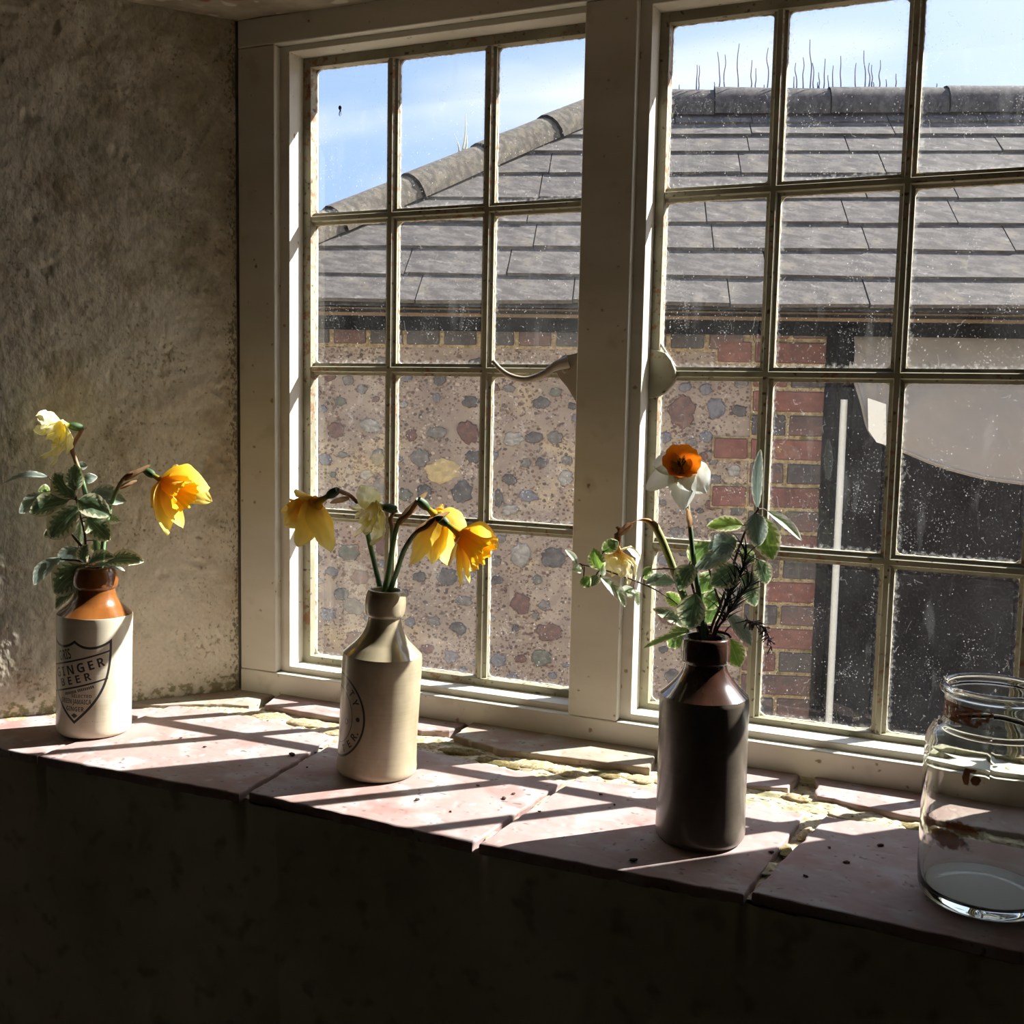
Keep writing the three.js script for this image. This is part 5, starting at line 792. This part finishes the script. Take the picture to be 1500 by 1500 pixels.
sprig({ k: 'c', name: 'curled_sprig', seed: 31, f: z5, label: 'curling pale variegated trailing sprig, left of the dark bottle', group: 'leafy sprigs in the bottles', mats: CURL, twig: 0.001, ws: 9.375,
  stems: [[[1940, 1765, 0.002], [1660, 1398, 0.004], [1290, 1150, 0.006], [1050, 1045, 0.008], [760, 940, 0.008], [500, 860, 0.008], [310, 820, 0.008]], [[560, 900, 0.008], [540, 760, 0.008], [600, 640, 0.006]]],
  leaves: [[570, 880, 460, 590, 200, 'b', [-0.4, 0.3, 0.8], 0.012], [590, 640, 800, 490, 170, 'b', [0, 0.3, 0.9], 0.006], [470, 640, 480, 840, 90, 'p', [-0.9, 0, 0.3], 0.012], [245, 825, 85, 608, 80, 'p', [0.2, 0.6, 0.7], 0.010], [310, 880, 165, 890, 110, 'p', null, 0.010], [330, 980, 400, 1130, 150, 'b', [-0.3, 0, 1], 0.014], [500, 960, 440, 1120, 160, 'd', null, 0.010], [560, 990, 930, 1390, 165, 'p', [0.3, 0.5, 0.8], 0.016], [560, 1000, 600, 820, 70, 'p', null, 0.012], [1010, 1140, 860, 1220, 150, 'p', null, 0.014], [1005, 1160, 1085, 1370, 110, 'p', [0.4, 0.2, 0.8], 0.012], [1150, 960, 1260, 850, 90, 'b', null, 0.0], [1200, 1060, 1400, 960, 100, 's', null, 0.0]] });
{ // rosemary
  const R = rng(71), stems = [[[890, 1215, 0.008], [945, 1080, 0.012], [1000, 960, 0.014], [1050, 860, 0.016], [1080, 740, 0.016]], [[900, 1215, 0.01], [960, 1120, 0.014], [1030, 1010, 0.018], [1100, 930, 0.02]]];
  const P = stems.map((s) => s.map(([x, y, d]) => PX('c', [...f5(x, y), d]))), o = thing('rosemary_sprig', 'dark needle-leaved rosemary sprig in the dark bottle', 'foliage', P[0][0].clone(), 'leafy sprigs in the bottles');
  part(o, 'twig', mergeGeometries(P.map((p) => tube([inBottle('c', p[0]), ...p], (t) => 0.0013 * (1 - 0.4 * t), 30, 7))), twigMat);
  const needles = [];
  P.forEach((p, si) => { const c = new THREE.CatmullRomCurve3(p); for (let i = 0; i < 58; i++) { const t = 0.22 + 0.78 * i / 57, q = c.getPoint(t), tg = c.getTangent(t), a = R() * 6.283, side = camR.clone().multiplyScalar(Math.cos(a)).addScaledVector(camB, Math.sin(a)).addScaledVector(camU, R() * 0.3), d = tg.clone().multiplyScalar(0.45 + R() * 0.5).addScaledVector(side, 0.9).normalize(), L = 0.010 + R() * 0.011; needles.push(tube([q, q.clone().addScaledVector(d, L * 0.5).addScaledVector(tg, 0.0008), q.clone().addScaledVector(d, L)], (v) => 0.0008 * (1 - 0.75 * v * v), 4, 5, 0.5)); } });
  part(o, 'needles', mergeGeometries(needles), needleMat).userData.kind = 'stuff';
}
{ // dried grey sprig and a budding twig tip
  const R = rng(83), p = [[960, 1200], [1040, 1150], [1120, 1150], [1190, 1200], [1222, 1300]].map(([x, y]) => PX('c', [...f5(x, y), 0.004])), o = thing('dried_sprig', 'wispy grey dried flower spike leaning right out of the dark bottle', 'foliage', p[0].clone(), 'leafy sprigs in the bottles');
  part(o, 'twig', tube([inBottle('c', p[0]), ...p], 0.0007, 30, 6), S({ color: hex('#7a7068'), roughness: 0.9 }));
  const c = new THREE.CatmullRomCurve3(p), bits = []; for (let i = 0; i < 60; i++) { const t = 0.35 + 0.65 * R(), q = c.getPoint(t), d = V3(R() - 0.5, R() - 0.7, R() - 0.5).normalize(); bits.push(tube([q, q.clone().addScaledVector(d, 0.003), q.clone().addScaledVector(d, 0.006).add(V3(0, -0.001, 0))], 0.0005, 4, 4)); }
  part(o, 'dry_florets', mergeGeometries(bits), S({ color: hex('#8a8088'), roughness: 0.95 })).userData.kind = 'stuff';
}
// ---------------------------------------------------------------- small things
{
  const s0 = onZ(498, 158, -0.0445), sp = thing('spider', 'tiny dark dead spider hanging on a window pane against the sky', 'spider', s0), dark = S({ color: hex('#2a1d1a'), roughness: 0.8 });
  const b = new THREE.SphereGeometry(0.0019, 14, 10); b.scale(0.95, 1.35, 0.9); b.translate(s0.x, s0.y, s0.z); part(sp, 'abdomen', b, dark);
  const h = new THREE.SphereGeometry(0.001, 10, 8); h.translate(s0.x + 0.0005, s0.y - 0.0032, s0.z); part(sp, 'head', h, dark);
  for (const [dx, dy] of [[-0.0012, -0.0085], [0.0006, -0.0095], [0.0024, -0.0082], [-0.0002, -0.009]]) { const a = s0.clone().add(V3(0.0004, -0.003, 0)), e = s0.clone().add(V3(dx, dy, 0.0006)); part(sp, 'leg', tube([a, a.clone().lerp(e, 0.5).add(V3(dx * 0.25, 0, 0.0006)), e], 0.00022, 6, 5), dark); }
  const R = rng(55), crumbMat = S({ color: hex('#4a3328'), roughness: 0.95 }), n0 = [[428, 1107, 3.2], [738, 1171, 2.2], [752, 1164, 1.6], [611, 1173, 2], [470, 1098, 1.6], [462, 1104, 1.4], [700, 1152, 1.4], [900, 1180, 1.2], [880, 1165, 1.3], [1130, 1250, 1.8], [790, 1190, 1.2], [660, 1190, 1.2], [450, 1195 - 70, 1.3], [1240, 1265, 2], [1290, 1240, 2.2], [1180, 1285, 1.6], [1215, 1243, 1.4], [300, 1095, 1.4], [265, 1082, 1.3], [928, 1262, 2.6]];
  n0.forEach(([u, v, s], i) => { const p = onSill(u, v); const g = new THREE.IcosahedronGeometry(s * 0.001, 2), q = g.attributes.position; for (let k = 0; k < q.count; k++) { const w = V3().fromBufferAttribute(q, k), f = 1 + 0.5 * noise(w.x * 900 + i, w.y * 900, w.z * 900); q.setXYZ(k, w.x * f * 1.3, w.y * f * 0.45, w.z * f * 0.8); } g.rotateY(R() * 6); g.computeVertexNormals(); const m = part(scene, numbered('crumb'), g, crumbMat, false); m.position.set(p.x, 0.0005 + s * 0.00035, p.z); m.userData.label = 'dark dry crumb of plant litter on the sill tiles'; m.userData.category = 'crumb'; m.userData.group = 'litter on the sill'; });
}
renderer.render(scene, camera);
